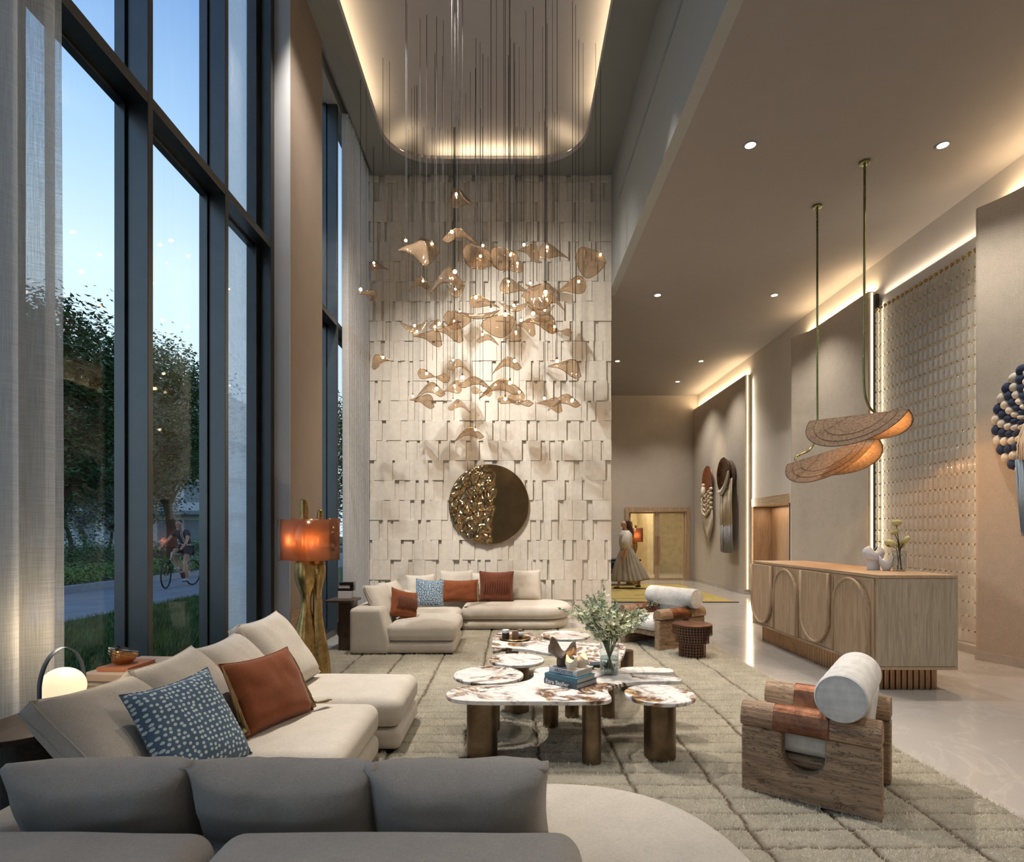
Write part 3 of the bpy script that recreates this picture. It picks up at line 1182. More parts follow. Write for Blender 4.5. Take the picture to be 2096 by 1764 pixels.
# ================================================================== SOFAS
def soft(t, name, x0, x1, y0, y1, z0, z1, r, mat, crown=.0, fn=None, m=6, k=4, parent=None, mtx=None):
    h = Vector(((x1 - x0) / 2, (y1 - y0) / 2, (z1 - z0) / 2))

    def f(p, u, v, w_):
        q = Vector(p)
        if crown:
            q.z += crown * (1 - min(1, abs(u)) ** 2.2) * (1 - min(1, abs(v)) ** 2.2) * (1 if w_ > 0 else -.3)
            q.z += .004 * mnoise.noise((q.x * 4, q.y * 4, x0 + y0)) * (w_ > 0)
        if fn:
            q = fn(q, u, v, w_)
        return q
    return MB().rbox(x0, x1, y0, y1, z0, z1, r, k, m, f, mtx).build(name, mat, parent or t, smooth=True)


def seam(t, parent, pts, mat, r=.004):
    return MB().tube([Vector(p) for p in pts], r, 6).build('piping', mat, parent, smooth=True)


def rrect(x0, x1, y0, y1, z, r, n=5):
    pts = [Vector((p[0], p[1], z)) for p in round_outline(x0, x1, y0, y1, r, n)]
    return pts + [pts[0]]


def box_seams(t, parent, x0, x1, y0, y1, z, r, mat):
    return seam(t, parent, rrect(x0 + .001, x1 - .001, y0 + .001, y1 - .001, z, r), mat, .003)


def pillow_mesh(w, h, th, n=18, pinch=.10, sag=0, seed=0, box=0.0):
    """cushion lying in the XZ plane, thickness along Y, origin at bottom centre"""
    def shape(s):
        def fn(u, v):
            a = 2 * u - 1; b = 2 * v - 1
            ea = 1 - pinch * (1 - b * b) * .55
            eb = 1 - pinch * (1 - a * a) * .8
            x = a * w / 2 * (1 - pinch * .5 * (1 - abs(b) ** 2)) if True else 0
            z = b * h / 2 * (1 - pinch * .5 * (1 - abs(a) ** 2))
            fa = max(0, 1 - abs(a) ** 2.6); fb = max(0, 1 - abs(b) ** 2.6)
            t_ = th / 2 * (fa * fb) ** .42
            t_ += box / 2
            wr = .010 * mnoise.noise((a * 2.5 + seed, b * 2.5, s)) * (fa * fb) ** .3
            wr += .008 * math.sin(a * 11 + b * 3 + seed + 2 * math.sin(a * 5 + seed)) * max(0, b + .2) * fb
            z -= sag * (1 - abs(a) ** 2) * max(0, b) * .5
            return (x, s * (t_ + wr), z + h / 2)
        return fn
    mb = MB()
    mb.grid(shape(1), n, n)
    mb.grid(shape(-1), n, n)
    if box:
        # side gusset
        e = []
        for k in range(4 * n):
            i = k % n
            q = k // n
            uv = ((i / n, 0), (1, i / n), (1 - i / n, 1), (0, 1 - i / n))[q]
            e.append(uv)
        vs = [shape(1)(*q) for q in e] + [shape(-1)(*q) for q in e]
        N = len(e)
        mb.add(vs, [(i, (i + 1) % N, (i + 1) % N + N, i + N) for i in range(N)])
    edge = []
    for q in range(4):
        for i in range(n):
            uv = ((i / n, 0), (1, i / n), (1 - i / n, 1), (0, 1 - i / n))[q]
            edge.append(uv)
    loops = []
    for s in ((1, -1) if box else (1,)):
        lp = [Vector(shape(s)(*uv)) for uv in edge]
        if not box:
            lp = [Vector((p.x, 0, p.z)) for p in lp]
        loops.append(lp + [lp[0]])
    return mb, loops


def weld(o, d=.0008):
    bm = bmesh.new(); bm.from_mesh(o.data)
    bmesh.ops.remove_doubles(bm, verts=bm.verts, dist=d)
    bmesh.ops.recalc_face_normals(bm, faces=bm.faces)
    bm.to_mesh(o.data); bm.free()
    o.data.shade_smooth()


def place(c, yaw, lean, roll=0):
    """transform for a cushion whose face normal is local -Y; yaw about Z, lean backwards (top towards +Y)"""
    return Matrix.Translation(Vector(c)) @ Matrix.Rotation(yaw, 4, 'Z') @ Matrix.Rotation(-lean, 4, 'X') @ Matrix.Rotation(roll, 4, 'Y')


def back_cushion(parent, c, yaw, lean, w, h, th, mat, seed, roll=0, box=.07, sag=.03, pipe=True):
    mb, loops = pillow_mesh(w, h, th, 16, .06, sag, seed, box)
    mt = place(c, yaw, lean, roll)
    mb.v = [tuple(mt @ Vector(v)) for v in mb.v]
    o = mb.build('back_cushion', mat, parent, smooth=True)
    weld(o)
    if not pipe:
        return o
    pm = MB()
    for lp in loops:
        pm.tube([mt @ p for p in lp], .0035, 6, caps=False)
    pm.build('piping', mat, o, smooth=True)
    return o


def throw_pillow(label, c, yaw, lean, w, h, th, mat, seed, roll=0, extra=None, name='throw_pillow', group=None):
    t = thing(name, label, 'pillow', c, group=group)
    t.matrix_world = place(c, yaw, lean, roll)
    mb, loops = pillow_mesh(w, h, th, 18, .13, .02, seed)
    o = mb.build('cover', mat, t, smooth=True)
    weld(o)
    pm = MB(); pm.tube(loops[0], .003, 6, caps=False); pm.build('piping', mat, t, smooth=True)
    if extra == 'fringe':
        for s in (-1, 1):
            f = MB()
            random.seed(seed + s)
            for k in range(26):
                z = h * (.97 - .92 * k / 25)
                x = s * (w / 2 - .012 - .02 * math.sin(PI * (z / h)) * .5)
                pts = [Vector((x, -.004, z))]
                L = z + .02
                for j in range(1, 5):
                    pts.append(Vector((x + s * (.012 + .012 * j / 4) + rnd(-.006, .006), -.012 + rnd(-.008, .008), max(.012, z - .07 * j))))
                f.tube(pts, .0035, 5)
            for k in range(30):
                a = rnd(-.5, .5)
                f.tube([Vector((s * (w / 2 + .005), -.005, .06)), Vector((s * (w / 2 + .02 + .01 * a), -.02 + .02 * a, .03)), Vector((s * (w / 2 + .03 + .07 + rnd(0, .02)), -.03 + .05 * a, .012 + rnd(-.004, .01)))], .0028, 4)
            f.build('tassel_fringe', 'gold_fringe', t, smooth=True)
    if extra == 'pleats':
        f = MB()
        for k in range(11):
            x = -w * .34 + w * .68 * k / 10
            bul = th / 2 * .93 * (1 - abs(2 * x / w) ** 2.6) ** .42
            pts = [Vector((x, -bul * .9 - .004, h * .22)), Vector((x + .008, -bul - .014, h * .35)), Vector((x + .008, -bul - .020, h * .5)), Vector((x + .004, -bul - .014, h * .62)), Vector((x, -bul * .9 - .004, h * .72))]
            f.tube(pts, [.003, .009, .011, .009, .003], 6)
        f.build('pleat_band', 'dark_rust', t, smooth=True)
    return t


# --- near L-shaped sofa -------------------------------------------------------
s1 = thing('sectional_sofa', 'large cream and grey sectional sofa in the foreground, wrapping the left corner', 'sofa', (0, 0, 0))
# left run, chaise farthest
def module(s, x0, x1, y0, y1, mat, r=.07, zb=.035, zm=.168, zt=.355, rb=.045, crown=.018):
    b = soft(s, 'base', x0, x1 - .0, y0 + .004, y1 - .004, zb, zm, rb, mat)
    c = soft(s, 'seat_cushion', x0, x1 + .004, y0, y1, zm + .002, zt, r, mat, crown)
    box_seams(s, c, x0 + .004, x1 - .001, y0 + .004, y1 - .004, zt - .055, .07, mat)
    return c


module(s1, -1.72, -.70, 3.66, 4.38, 'cream_linen')
module(s1, -1.72, -.815, 2.74, 3.62, 'cream_linen')
module(s1, -1.90, -.83, 1.92, 2.70, 'cream_linen')
soft(s1, 'back_frame', -1.88, -1.70, 2.0, 4.36, .035, .40, .05, 'cream_linen')
for (x, y) in ((-.78, 3.72), (-.78, 4.3), (-.9, 2.8), (-1.6, 4.3), (-.3, 2.4), (.45, 2.1)):
    MB().box(x - .03, x + .03, y - .03, y + .03, 0, .04).build('foot', 'black_metal', s1)
for i, (y, xx, w_, h_, ln, yw, rl) in enumerate(((2.50, -1.50, .56, .50, 47, 90, 4), (3.00, -1.46, .52, .51, 44, 86, -3), (3.46, -1.44, .50, .50, 42, 88, -2), (3.94, -1.42, .52, .54, 36, 84, -3))):
    back_cushion(s1, (xx, y, .372), R(yw), R(ln), w_, h_, .17, 'cream_pillow', i * 3.1, R(rl))
# near run, seen from behind
soft(s1, 'base', -1.9, .12, 1.92, 2.44, .035, .168, .045, 'cream_linen')
soft(s1, 'seat_cushion', -.82, .16, 1.80, 2.46, .17, .355, .07, 'cream_linen', .012)
# rounded ottoman end
def round_end(s, cx, cy_, rx, ry, x_left, zb, zt, r, name, mat, crown=.015, y_back=None, p=2.4):
    """slab whose right end is a superellipse"""
    out = []
    n = 40
    for i in range(n + 1):
        a = -PI / 2 + PI * i / n
        ca, sa = math.cos(a), math.sin(a)
        out.append((cx + rx * abs(ca) ** (2 / p), cy_ + ry * abs(sa) ** (2 / p) * (1 if sa > 0 else -1)))
    for k in range(1, 9):
        out.append((cx + (x_left - cx) * k / 8, cy_ + ry))
    for k in range(0, 9):
        out.append((x_left + (cx - x_left) * k / 8, cy_ - ry))
    out = out[:-1]
    mb = MB()
    N = len(out)
    ctr = Vector(((x_left + cx + rx) / 2, cy_))
    rings = []
    m = 6
    for k in range(m + 1):
        a = -PI / 2 + PI / 2 * k / m
        rings.append((r * (1 - math.cos(a)), zb + r * (1 + math.sin(a))))
    for k in range(m + 1):
        a = PI / 2 * k / m
        rings.append((r * (1 - math.cos(a)), zt - r * (1 - math.sin(a))))
    vs = []
    for off, z in rings:
        for i in range(N):
            A = Vector(out[i - 1]); B = Vector(out[i]); C = Vector(out[(i + 1) % N])
            t = C - A
            nn = Vector((t.y, -t.x)); nn.normalize()
            vs.append((B.x - nn.x * off, B.y - nn.y * off, z))
    fs = []
    for k in range(len(rings) - 1):
        for i in range(N):
            j = (i + 1) % N
            fs.append((k * N + i, k * N + j, (k + 1) * N + j, (k + 1) * N + i))
    # crowned top made of inner rings
    last = (len(rings) - 1) * N
    steps = 8
    prev = last
    top = [Vector(vs[last + i]) for i in range(N)]
    spine0, spine1 = Vector((x_left + ry * .9, cy_, 0)), Vector((cx, cy_, 0))
    for q in range(1, steps + 1):
        t = q / steps
        st = len(vs)
        for i in range(N):
            pt = top[i]
            sx = min(max(pt.x, spine0.x), spine1.x)
            tgt = Vector((sx, cy_, pt.z))
            pp = pt.lerp(tgt, t * .999)
            vs.append((pp.x, pp.y, zt + crown * (1 - (1 - t) ** 2)))
        for i in range(N):
            j = (i + 1) % N
            fs.append((prev + i, prev + j, st + j, st + i))
        prev = st
    fs.append(tuple(reversed(range(N))))
    mb.add(vs, fs)
    o = mb.build(name, mat, s, smooth=True)
    weld(o, .0005)
    ol = [Vector((p_[0], p_[1], zt - .05)) for p_ in out]
    return o


e1 = round_end(s1, .12, 1.74, .68, .75, -.1, .17, .36, .075, 'seat_cushion', 'cream_linen')
round_end(s1, .12, 1.74, .65, .72, -.1, .035, .168, .05, 'base', 'cream_linen', 0)
# backrest rolls
soft(s1, 'backrest', -2.05, -.885, 1.42, 1.80, .04, .505, .075, 'grey_linen', .012)
soft(s1, 'backrest', -.865, .205, 1.42, 1.80, .04, .505, .075, 'grey_linen', .012)
for i, (x, w_) in enumerate(((-1.345, .62), (-.755, .62), (-.175, .60))):
    back_cushion(s1, (x, 2.02, .37), R(180), R(22), w_, .295, .19, 'grey_linen', 20 + i * 4.3, R((1.5, -1, 1)[i]), box=.03, pipe=False)

# --- far sectional ---------------------------------------------------------------
s2 = thing('sectional_sofa', 'cream corner sofa with rounded chaise end against the tiled wall', 'sofa', (0, 0, 0))
soft(s2, 'base', -1.50, -.645, 6.61, 7.55, .035, .168, .045, 'cream_linen')
c = soft(s2, 'seat_cushion', -1.42, -.63, 6.60, 7.56, .17, .365, .07, 'cream_linen', .016)
box_seams(s2, c, -1.42, -.635, 6.604, 7.556, .315, .07, 'cream_linen')
c = soft(s2, 'seat_cushion', -1.42, -.70, 7.58, 8.30, .17, .355, .07, 'cream_linen', .016)
soft(s2, 'base', -1.5, -.72, 7.55, 9.2, .035, .168, .045, 'cream_linen')
# arm with a sloping inner face
q = MB()
def arm(p, u, v, w_):
    q_ = Vector(p)
    q_.x -= .10 * max(0, w_ + .4) / 1.4 * (u + 1) / 2
    return q_
soft(s2, 'arm', -1.83, -1.38, 6.585, 8.9, .035, .545, .045, 'cream_linen', 0, arm)
round_end(s2, .35, 8.72, .52, .50, -.72, .17, .365, .085, 'seat_cushion', 'cream_linen')
round_end(s2, .35, 8.72, .49, .47, -.72, .035, .168, .06, 'base', 'cream_linen', 0)
soft(s2, 'backrest', -1.6, .42, 9.16, 9.42, .035, .48, .05, 'cream_linen')
for x, y in ((-1.7, 6.7), (-.75, 6.7), (-.75, 8.3), (.6, 8.4)):
    MB().box(x - .03, x + .03, y - .03, y + .03, 0, .04).build('foot', 'black_metal', s2)
MB().box(-1.78, -.67, 6.63, 6.66, .012, .036).build('plinth', 'black_metal', s2)
for i, (c_, yw, ln, w_, h_, rl) in enumerate((((-1.46, 7.0, .375), 68, 30, .42, .46, 0), ((-1.45, 7.75, .37), 74, 32, .50, .44, 0), ((-1.32, 8.75, .37), 30, 20, .45, .42, 0),
                                       ((-.86, 9.02, .37), 2, 14, .52, .46, 0), ((-.40, 9.02, .37), 0, 14, .46, .42, 0), ((.21, 8.98, .37), -2, 12, .46, .47, 0))):
    back_cushion(s2, c_, R(yw), R(ln), w_, h_, .15, 'cream_pillow', 40 + i * 2.7, R(rl), box=.03)

# throw pillows
throw_pillow('slate blue pillow with white dots on the near sofa', (-1.27, 2.50, .372), R(66), R(34), .42, .46, .17, 'dotted_blue', 3, R(-4))
throw_pillow('orange rust velvet pillow with gold tassel fringe on the near sofa', (-1.235, 3.16, .375), R(70), R(28), .50, .40, .16, 'rust_velvet', 5, R(0), 'fringe')
throw_pillow('blue dotted pillow on the far corner sofa', (-1.16, 8.20, .365), R(14), R(20), .40, .40, .16, 'dotted_blue', 8, R(4))
throw_pillow('small rust pillow with pleated band leaning at the far sofa arm', (-1.30, 7.02, .375), R(42), R(22), .36, .36, .16, 'rust_velvet', 9, R(16), 'pleats')
throw_pillow('rust lumbar pillow with gold tassels on the far sofa', (-.79, 8.72, .365), R(2), R(12), .58, .34, .15, 'rust_velvet', 12, 0, 'fringe')
throw_pillow('square rust pillow with pleated centre on the far sofa', (-.235, 8.70, .365), R(-2), R(12), .52, .47, .16, 'dark_rust', 15, 0, 'pleats')

# ================================================================== COFFEE TABLES
def G2(x, y):      # coordinates read off the table detail
    return 880 + x / 3.4933, 1260 + y / 3.4933


def outline_px(pts, z, dz=0):
    return [onz(*G2(x, y - dz), z).xy for x, y in pts]


def leg(t, x, y, r, z1, z0=.022):
    return MB().lathe([(r - .004, z0), (r, z0 + .004), (r, z1 - .002), (r - .004, z1)], (x, y, 0), 40).build('leg', 'bronze', t, smooth=True, angle=40)


TZ = .41
# front table, three long lobes
pts = [(117, 562), (135, 535), (200, 512), (300, 500), (420, 494), (540, 488), (640, 474), (710, 455), (742, 430), (742, 400), (770, 374), (850, 364), (960, 368), (1080, 380),
       (1220, 384), (1330, 372), (1450, 364), (1600, 366), (1710, 377), (1742, 392), (1720, 402), (1600, 403), (1440, 404), (1330, 410), (1400, 416), (1520, 420), (1660, 426), (1765, 440), (1802, 455), (1780, 464), (1680, 466), (1560, 467),
       (1440, 474), (1350, 488), (1292, 507), (1272, 530), (1284, 560), (1299, 583), (1270, 603), (1170, 611), (1000, 612), (800, 611), (600, 611), (400, 611), (240, 604), (150, 588)]
t = thing('coffee_table', 'large front coffee table with a flowing marble top holding books and vase', 'table', (0, 0, 0))
o2 = catmull(outline_px(pts, TZ), 4)
tt = MB().prism([(p.x, p.y) for p in o2], TZ - .026, TZ, bev=.004).build('marble_top', 'table_marble', t)
for x, y, r in ((-.183, 3.60, .095), (.478, 3.52, .057), (.275, 4.17, .055), (.45, 4.40, .052), (.72, 4.40, .052), (1.05, 4.28, .055)):
    leg(t, x, y, r, TZ - .026)
# back table
G4 = lambda x, y: (1000 + x / 4.7636, 1270 + y / 4.7636)
pts4 = [(30, 270), (38, 190), (50, 150), (90, 122), (200, 112), (350, 114), (430, 125), (447, 150), (480, 170), (560, 190), (680, 203), (800, 205), (950, 206), (1100, 208), (1240, 214), (1330, 240), (1330, 300), (1290, 370),
        (1230, 420), (1150, 436), (1060, 428), (960, 408), (880, 380), (820, 345), (740, 322), (620, 318), (520, 306), (420, 286), (330, 274), (230, 270), (150, 274), (80, 290), (40, 292)]
t = thing('coffee_table', 'rear coffee table with a wavy brown-veined marble top holding a tray', 'table', (0, 0, 0))
o4 = catmull([onz(*G4(x, y), TZ - .005).xy for x, y in pts4], 4)
MB().prism([(p.x, p.y) for p in o4], TZ - .031, TZ - .005, bev=.004).build('marble_top', 'table_marble', t)
for x, y, r in ((.0, 5.35, .06), (.62, 4.85, .06), (1.0, 5.1, .055), (.5, 5.45, .055)):
    leg(t, x, y, r, TZ - .031)


def round_table(lab, cx, cy_, r, z, lr):
    t = thing('side_table', lab, 'table', (cx, cy_, 0))
    MB().lathe([(1e-5, z - .026), (r - .006, z - .026), (r - .001, z - .022), (r, z - .013), (r - .001, z - .004), (r - .006, z), (1e-5, z)], (0, 0, 0), 56).build('marble_top', 'table_marble', t, smooth=True, angle=30)
    MB().lathe([(lr - .004, .022), (lr, .026), (lr, z - .026)], (0, 0, 0), 40).build('leg', 'bronze', t, smooth=True, angle=40)
    return t


round_table('round marble side table on one bronze drum, at the right front of the tables', .91, 3.61, .216, .412, .097)
round_table('round marble side table at the left, its bronze leg behind the front table', -.164, 4.10, .245, .412, .08)
round_table('small round marble side table between the left round table and rear table', .037, 4.53, .212, .425, .095)
round_table('farthest round marble side table beside the rounded sofa end', .52, 5.72, .24, .405, .07)

# ---- books, vase, candles on the front table
BA = R(-42)


def book(lab, c, rz, w, d, h, cover, pages, title=None, tcol=None, tsize=.03, group=None, tx=.02, bold=0):
    """spine along local X at y=0, pages towards +Y; c = near-left foot of the spine"""
    t = thing('book', lab, 'book', c, rz, group=group)
    q = MB().box(0, w, 0, d, 0, .003).box(0, w, 0, d, h - .003, h).box(0, w, -.002, .003, 0, h)
    q.build('cover', cover, t, bevel=.0012)
    MB().box(.004, w - .004, .003, d - .005, .003, h - .003).build('pages', pages, t)
    if title:
        cu = bpy.data.curves.new('title', 'FONT')
        cu.body = title
        cu.size = tsize
        cu.extrude = .0003
        cu.offset = bold
        cu.align_y = 'CENTER'
        o = bpy.data.objects.new('spine_title', cu)
        COL.objects.link(o)
        cu.materials.append(M[tcol])
        bpy.context.view_layer.update()
        me = bpy.data.meshes.new_from_object(o.evaluated_get(bpy.context.evaluated_depsgraph_get()))
        bpy.data.objects.remove(o)
        o = bpy.data.objects.new('spine_title', me)
        COL.objects.link(o)
        if not me.materials: me.materials.append(M[tcol])
        o.parent = t
        o.location = (tx, -.0026, h / 2)
        o.rotation_euler = (PI / 2, 0, 0)
        o.scale = (1.12, 1.0, 1.0)
    return t


bx, by = .212, 3.868
book('slate blue book with white spine lettering, bottom of the coffee table stack', (bx, by, TZ), BA, .262, .235, .034, 'slate_cover', 'grey_paper', 'Ezra Stoller', 'white_ink', .036, tx=.014, bold=.0004)
book('teal blue book in the middle of the coffee table stack', (bx + .004, by + .002, TZ + .0345), BA, .262, .205, .033, 'teal_cover', 'grey_paper')
book('white book with black spine lettering on top of the coffee table stack', (bx + .035, by + .03, TZ + .068), BA, .225, .185, .036, 'white_cover', 'paper', 'ARCHITYPE', 'black_ink', .026, tx=.045, bold=.0001)
BZ = TZ + .1045
# candle cups with a pointed rim
def candle(lab, x, y, ang, s=1.0):
    t = thing('candle_holder', lab, 'candle', (x, y, BZ), ang, group='pair of tulip candle holders')
    def f(inner):
        def fn(u, v):
            a = 2 * PI * u
            r = [.018, .032, .038, .037, .033, .029][min(5, int(v * 5))] if False else .019 + .0200 * math.sin(min(1, v * 1.25) * PI * .62)
            top = .052 + .042 * max(0, math.cos(a)) ** 3 + .030 * max(0, math.cos(a + PI)) ** 3
            zz = v * top * s
            r2 = (r - (.004 if inner else 0)) * s * (1 - .25 * max(0, v - .6) * max(0, abs(math.cos(a))))
            return (r2 * math.cos(a), r2 * math.sin(a), zz + (.003 if inner else 0))
        return fn
    MB().grid(f(False), 40, 14).build('cup', 'speckle_ceramic', t, smooth=True, solid=.003)
    MB().cyl(0, 0, .0, .044 * s, .030 * s).build('wax', 'candle_wax', t)
    MB().lathe([(1e-5, .045), (.004, .050), (.0035, .058), (1e-5, .066)], (0, 0, 0), 10).build('flame', 'candle_flame', t, smooth=True)
    light('POINT', (x, y, BZ + .062), power=.25, color=(1, .65, .3), size=.01, name='candle_light')


candle('lit speckled candle cup, nearer and left of the pair on the white book', .385, 3.80, R(150))
candle('lit speckled candle cup, farther and right of the pair on the white book', .462, 3.87, R(60))
# folded dark wooden bowl
t = thing('sculptural_bowl', 'dark folded wooden bowl with wavy rim on the white book', 'bowl', (.335, 3.90, BZ), R(-10))
def bowlf(u, v):
    a = 2 * PI * u
    if v < .38:
        q_ = v / .38
        r = .034 + .003 * math.sin(q_ * PI)
        return (r * math.cos(a), r * math.sin(a), .055 * q_)
    q_ = (v - .38) / .62
    sq = 1 / max(abs(math.cos(a)), abs(math.sin(a))) ** .8
    r = .035 + .058 * q_ ** .8 * sq
    lift = .075 * q_ ** 1.1 * (1 + .75 * math.cos(4 * (a - .78)) * q_) + .035 * q_ * max(0, math.cos(a - 2.5)) ** 2
    return (r * math.cos(a), r * math.sin(a), .055 + lift * .75)
q = MB().grid(bowlf, 64, 22)
q.build('bowl_body', 'bowl_wood', t, smooth=True, solid=.004)
# small closed book behind
book('small dark-edged pale book lying behind the glass vase on the front table', (.60, 4.30, TZ), R(12), .12, .10, .02, 'slate_cover', 'paper')

# vase of flowers
t = thing('flower_vase', 'clear glass cylinder vase on the front coffee table', 'vase', (.684, 4.12, TZ))
q = MB().lathe([(1e-5, 0), (.062, 0), (.066, .004), (.067, .222), (.063, .222), (.062, .014), (1e-5, .012)], (0, 0, 0), 48)
q.build('glass_body', 'vase_glass', t, smooth=True, angle=40)
MB().lathe([(1e-5, .016), (.061, .016), (.061, .12), (1e-5, .12)], (0, 0, 0), 40).build('water', 'water', t, smooth=True, angle=40)
fl = thing('flower_bouquet', 'airy bouquet of pale green and cream blossom sprigs in the glass vase', 'flowers', (.684, 4.12, TZ + .02))
random.seed(21)
st = MB(); bl = MB(); bu = MB()
OCT = [(1, 0, 0), (-1, 0, 0), (0, 1, 0), (0, -1, 0), (0, 0, 1), (0, 0, -1)]
OF = [(0, 2, 4), (2, 1, 4), (1, 3, 4), (3, 0, 4), (2, 0, 5), (1, 2, 5), (3, 1, 5), (0, 3, 5)]


def blob(mb, c, r):
    j = Matrix.Rotation(rnd(0, 6), 4, 'Z') @ Matrix.Rotation(rnd(0, 3), 4, 'X')
    mb.add([Vector(c) + (j @ Vector(v)) * r * rnd(.8, 1.2) for v in OCT], OF)


def petal_cluster(mb, c, r):
    """open blossom of five cupped petals"""
    j = Matrix.Rotation(rnd(0, 6.28), 4, 'Z') @ Matrix.Rotation(rnd(0, 1.4), 4, 'X')
    for k in range(5):
        a = 2 * PI * k / 5
        ca, sa = math.cos(a), math.sin(a)
        pts = [(0, 0, 0), (.6 * ca - .45 * sa, .6 * sa + .45 * ca, .25), (1.1 * ca, 1.1 * sa, .55), (.6 * ca + .45 * sa, .6 * sa - .45 * ca, .25)]
        mb.add([Vector(c) + (j @ Vector(p)) * r for p in pts], [(0, 1, 2, 3)])


for k in range(34):
    a = rnd(0, 2 * PI)
    spread = rnd(.04, .34) if k > 8 else rnd(.20, .36)
    H = rnd(.46, .60) - spread * .35 + (.05 if k % 7 == 0 else 0)
    if k == 0: a, spread, H = 1.9, .10, .64
    if k == 1: a, spread, H = 3.1, .36, .44
    if k == 2: a, spread, H = .1, .37, .50
    foot = Vector((rnd(-.03, .03), rnd(-.03, .03), .0))
    neck = Vector((.045 * math.cos(a), .045 * math.sin(a), .20))
    tip = Vector((spread * math.cos(a), spread * math.sin(a), H))
    mid = neck.lerp(tip, .45) + Vector((0, 0, .04))
    foot = Vector((-.035 * math.cos(a), -.035 * math.sin(a), 0))
    path = catmull([foot, neck, mid, tip], 7, closed=False)
    st.tube(path, [.0032 - .0022 * i / len(path) for i in range(len(path))], 5)
    n = len(path)
    for q_ in range(84):
        f_ = rnd(.42, 1)
        i = min(n - 2, int(f_ * (n - 1)))
        c = path[i].lerp(path[i + 1], rnd(0, 1))
        rad = .060 * (1.12 - f_) + .010
        d = Vector((rnd(-1, 1), rnd(-1, 1), rnd(-.7, 1))).normalized() * rad * rnd(.4, 1)
        if f_ > .80:
            blob(bu, c + d * .9, rnd(.0035, .006))
            st.tube([c, c + d * .9], .0009, 3, caps=False)
        else:
            petal_cluster(bl, c + d, rnd(.012, .019))
            if q_ % 3 == 0:
                st.tube([c, c + d], .0010, 3, caps=False)
        if f_ < .6 and q_ % 4 == 0:
            e = c + d * 1.4
            st.add([c, c + d * .7 + Vector((.006, 0, .004)), e, c + d * .7 - Vector((.006, 0, 0))], [(0, 1, 2, 3)])
st.build('stems', 'stem_green', fl)
bl.build('blossoms', 'blossom', fl)
bu.build('buds', 'bud_green', fl, smooth=True)

# tray and cups on the rear table
TZ2 = TZ - .005
t = thing('serving_tray', 'round brass tray on the rear coffee table', 'tray', (.03, 5.48, TZ2))
MB().lathe([(1e-5, 0), (.125, 0), (.145, .010), (.150, .012), (.146, .016), (.124, .005), (1e-5, .005)], (0, 0, 0), 40).build('dish', 'brass', t, smooth=True, angle=50)
t = thing('jar', 'dark jar with a pale top on the brass tray, leftmost', 'jar', (-.058, 5.46, TZ2 + .006))
MB().cyl(0, 0, 0, .058, .034).build('body', 'dark_pot', t, bevel=.003)
MB().cyl(0, 0, .058, .086, .0342).build('band', 'white_ceramic', t, bevel=.003)
t = thing('jar', 'rust-brown glazed jar on the brass tray, nearest', 'jar', (.030, 5.41, TZ2 + .006))
MB().lathe([(1e-5, 0), (.028, 0), (.031, .04), (.029, .076), (.026, .076), (.026, .07), (1e-5, .07)], (0, 0, 0), 24).build('body', 'brown_pot', t, smooth=True, angle=40)
t = thing('jar', 'round white lidded jar with brown lid on the brass tray', 'jar', (.076, 5.53, TZ2 + .006))
MB().sphere((0, 0, .034), .038, 24, 14, 1, 1, .9).build('body', 'white_ceramic', t, smooth=True)
MB().lathe([(1e-5, .064), (.026, .066), (.029, .072), (.018, .078), (1e-5, .079)], (0, 0, 0), 20).build('lid', 'brown_pot', t, smooth=True)

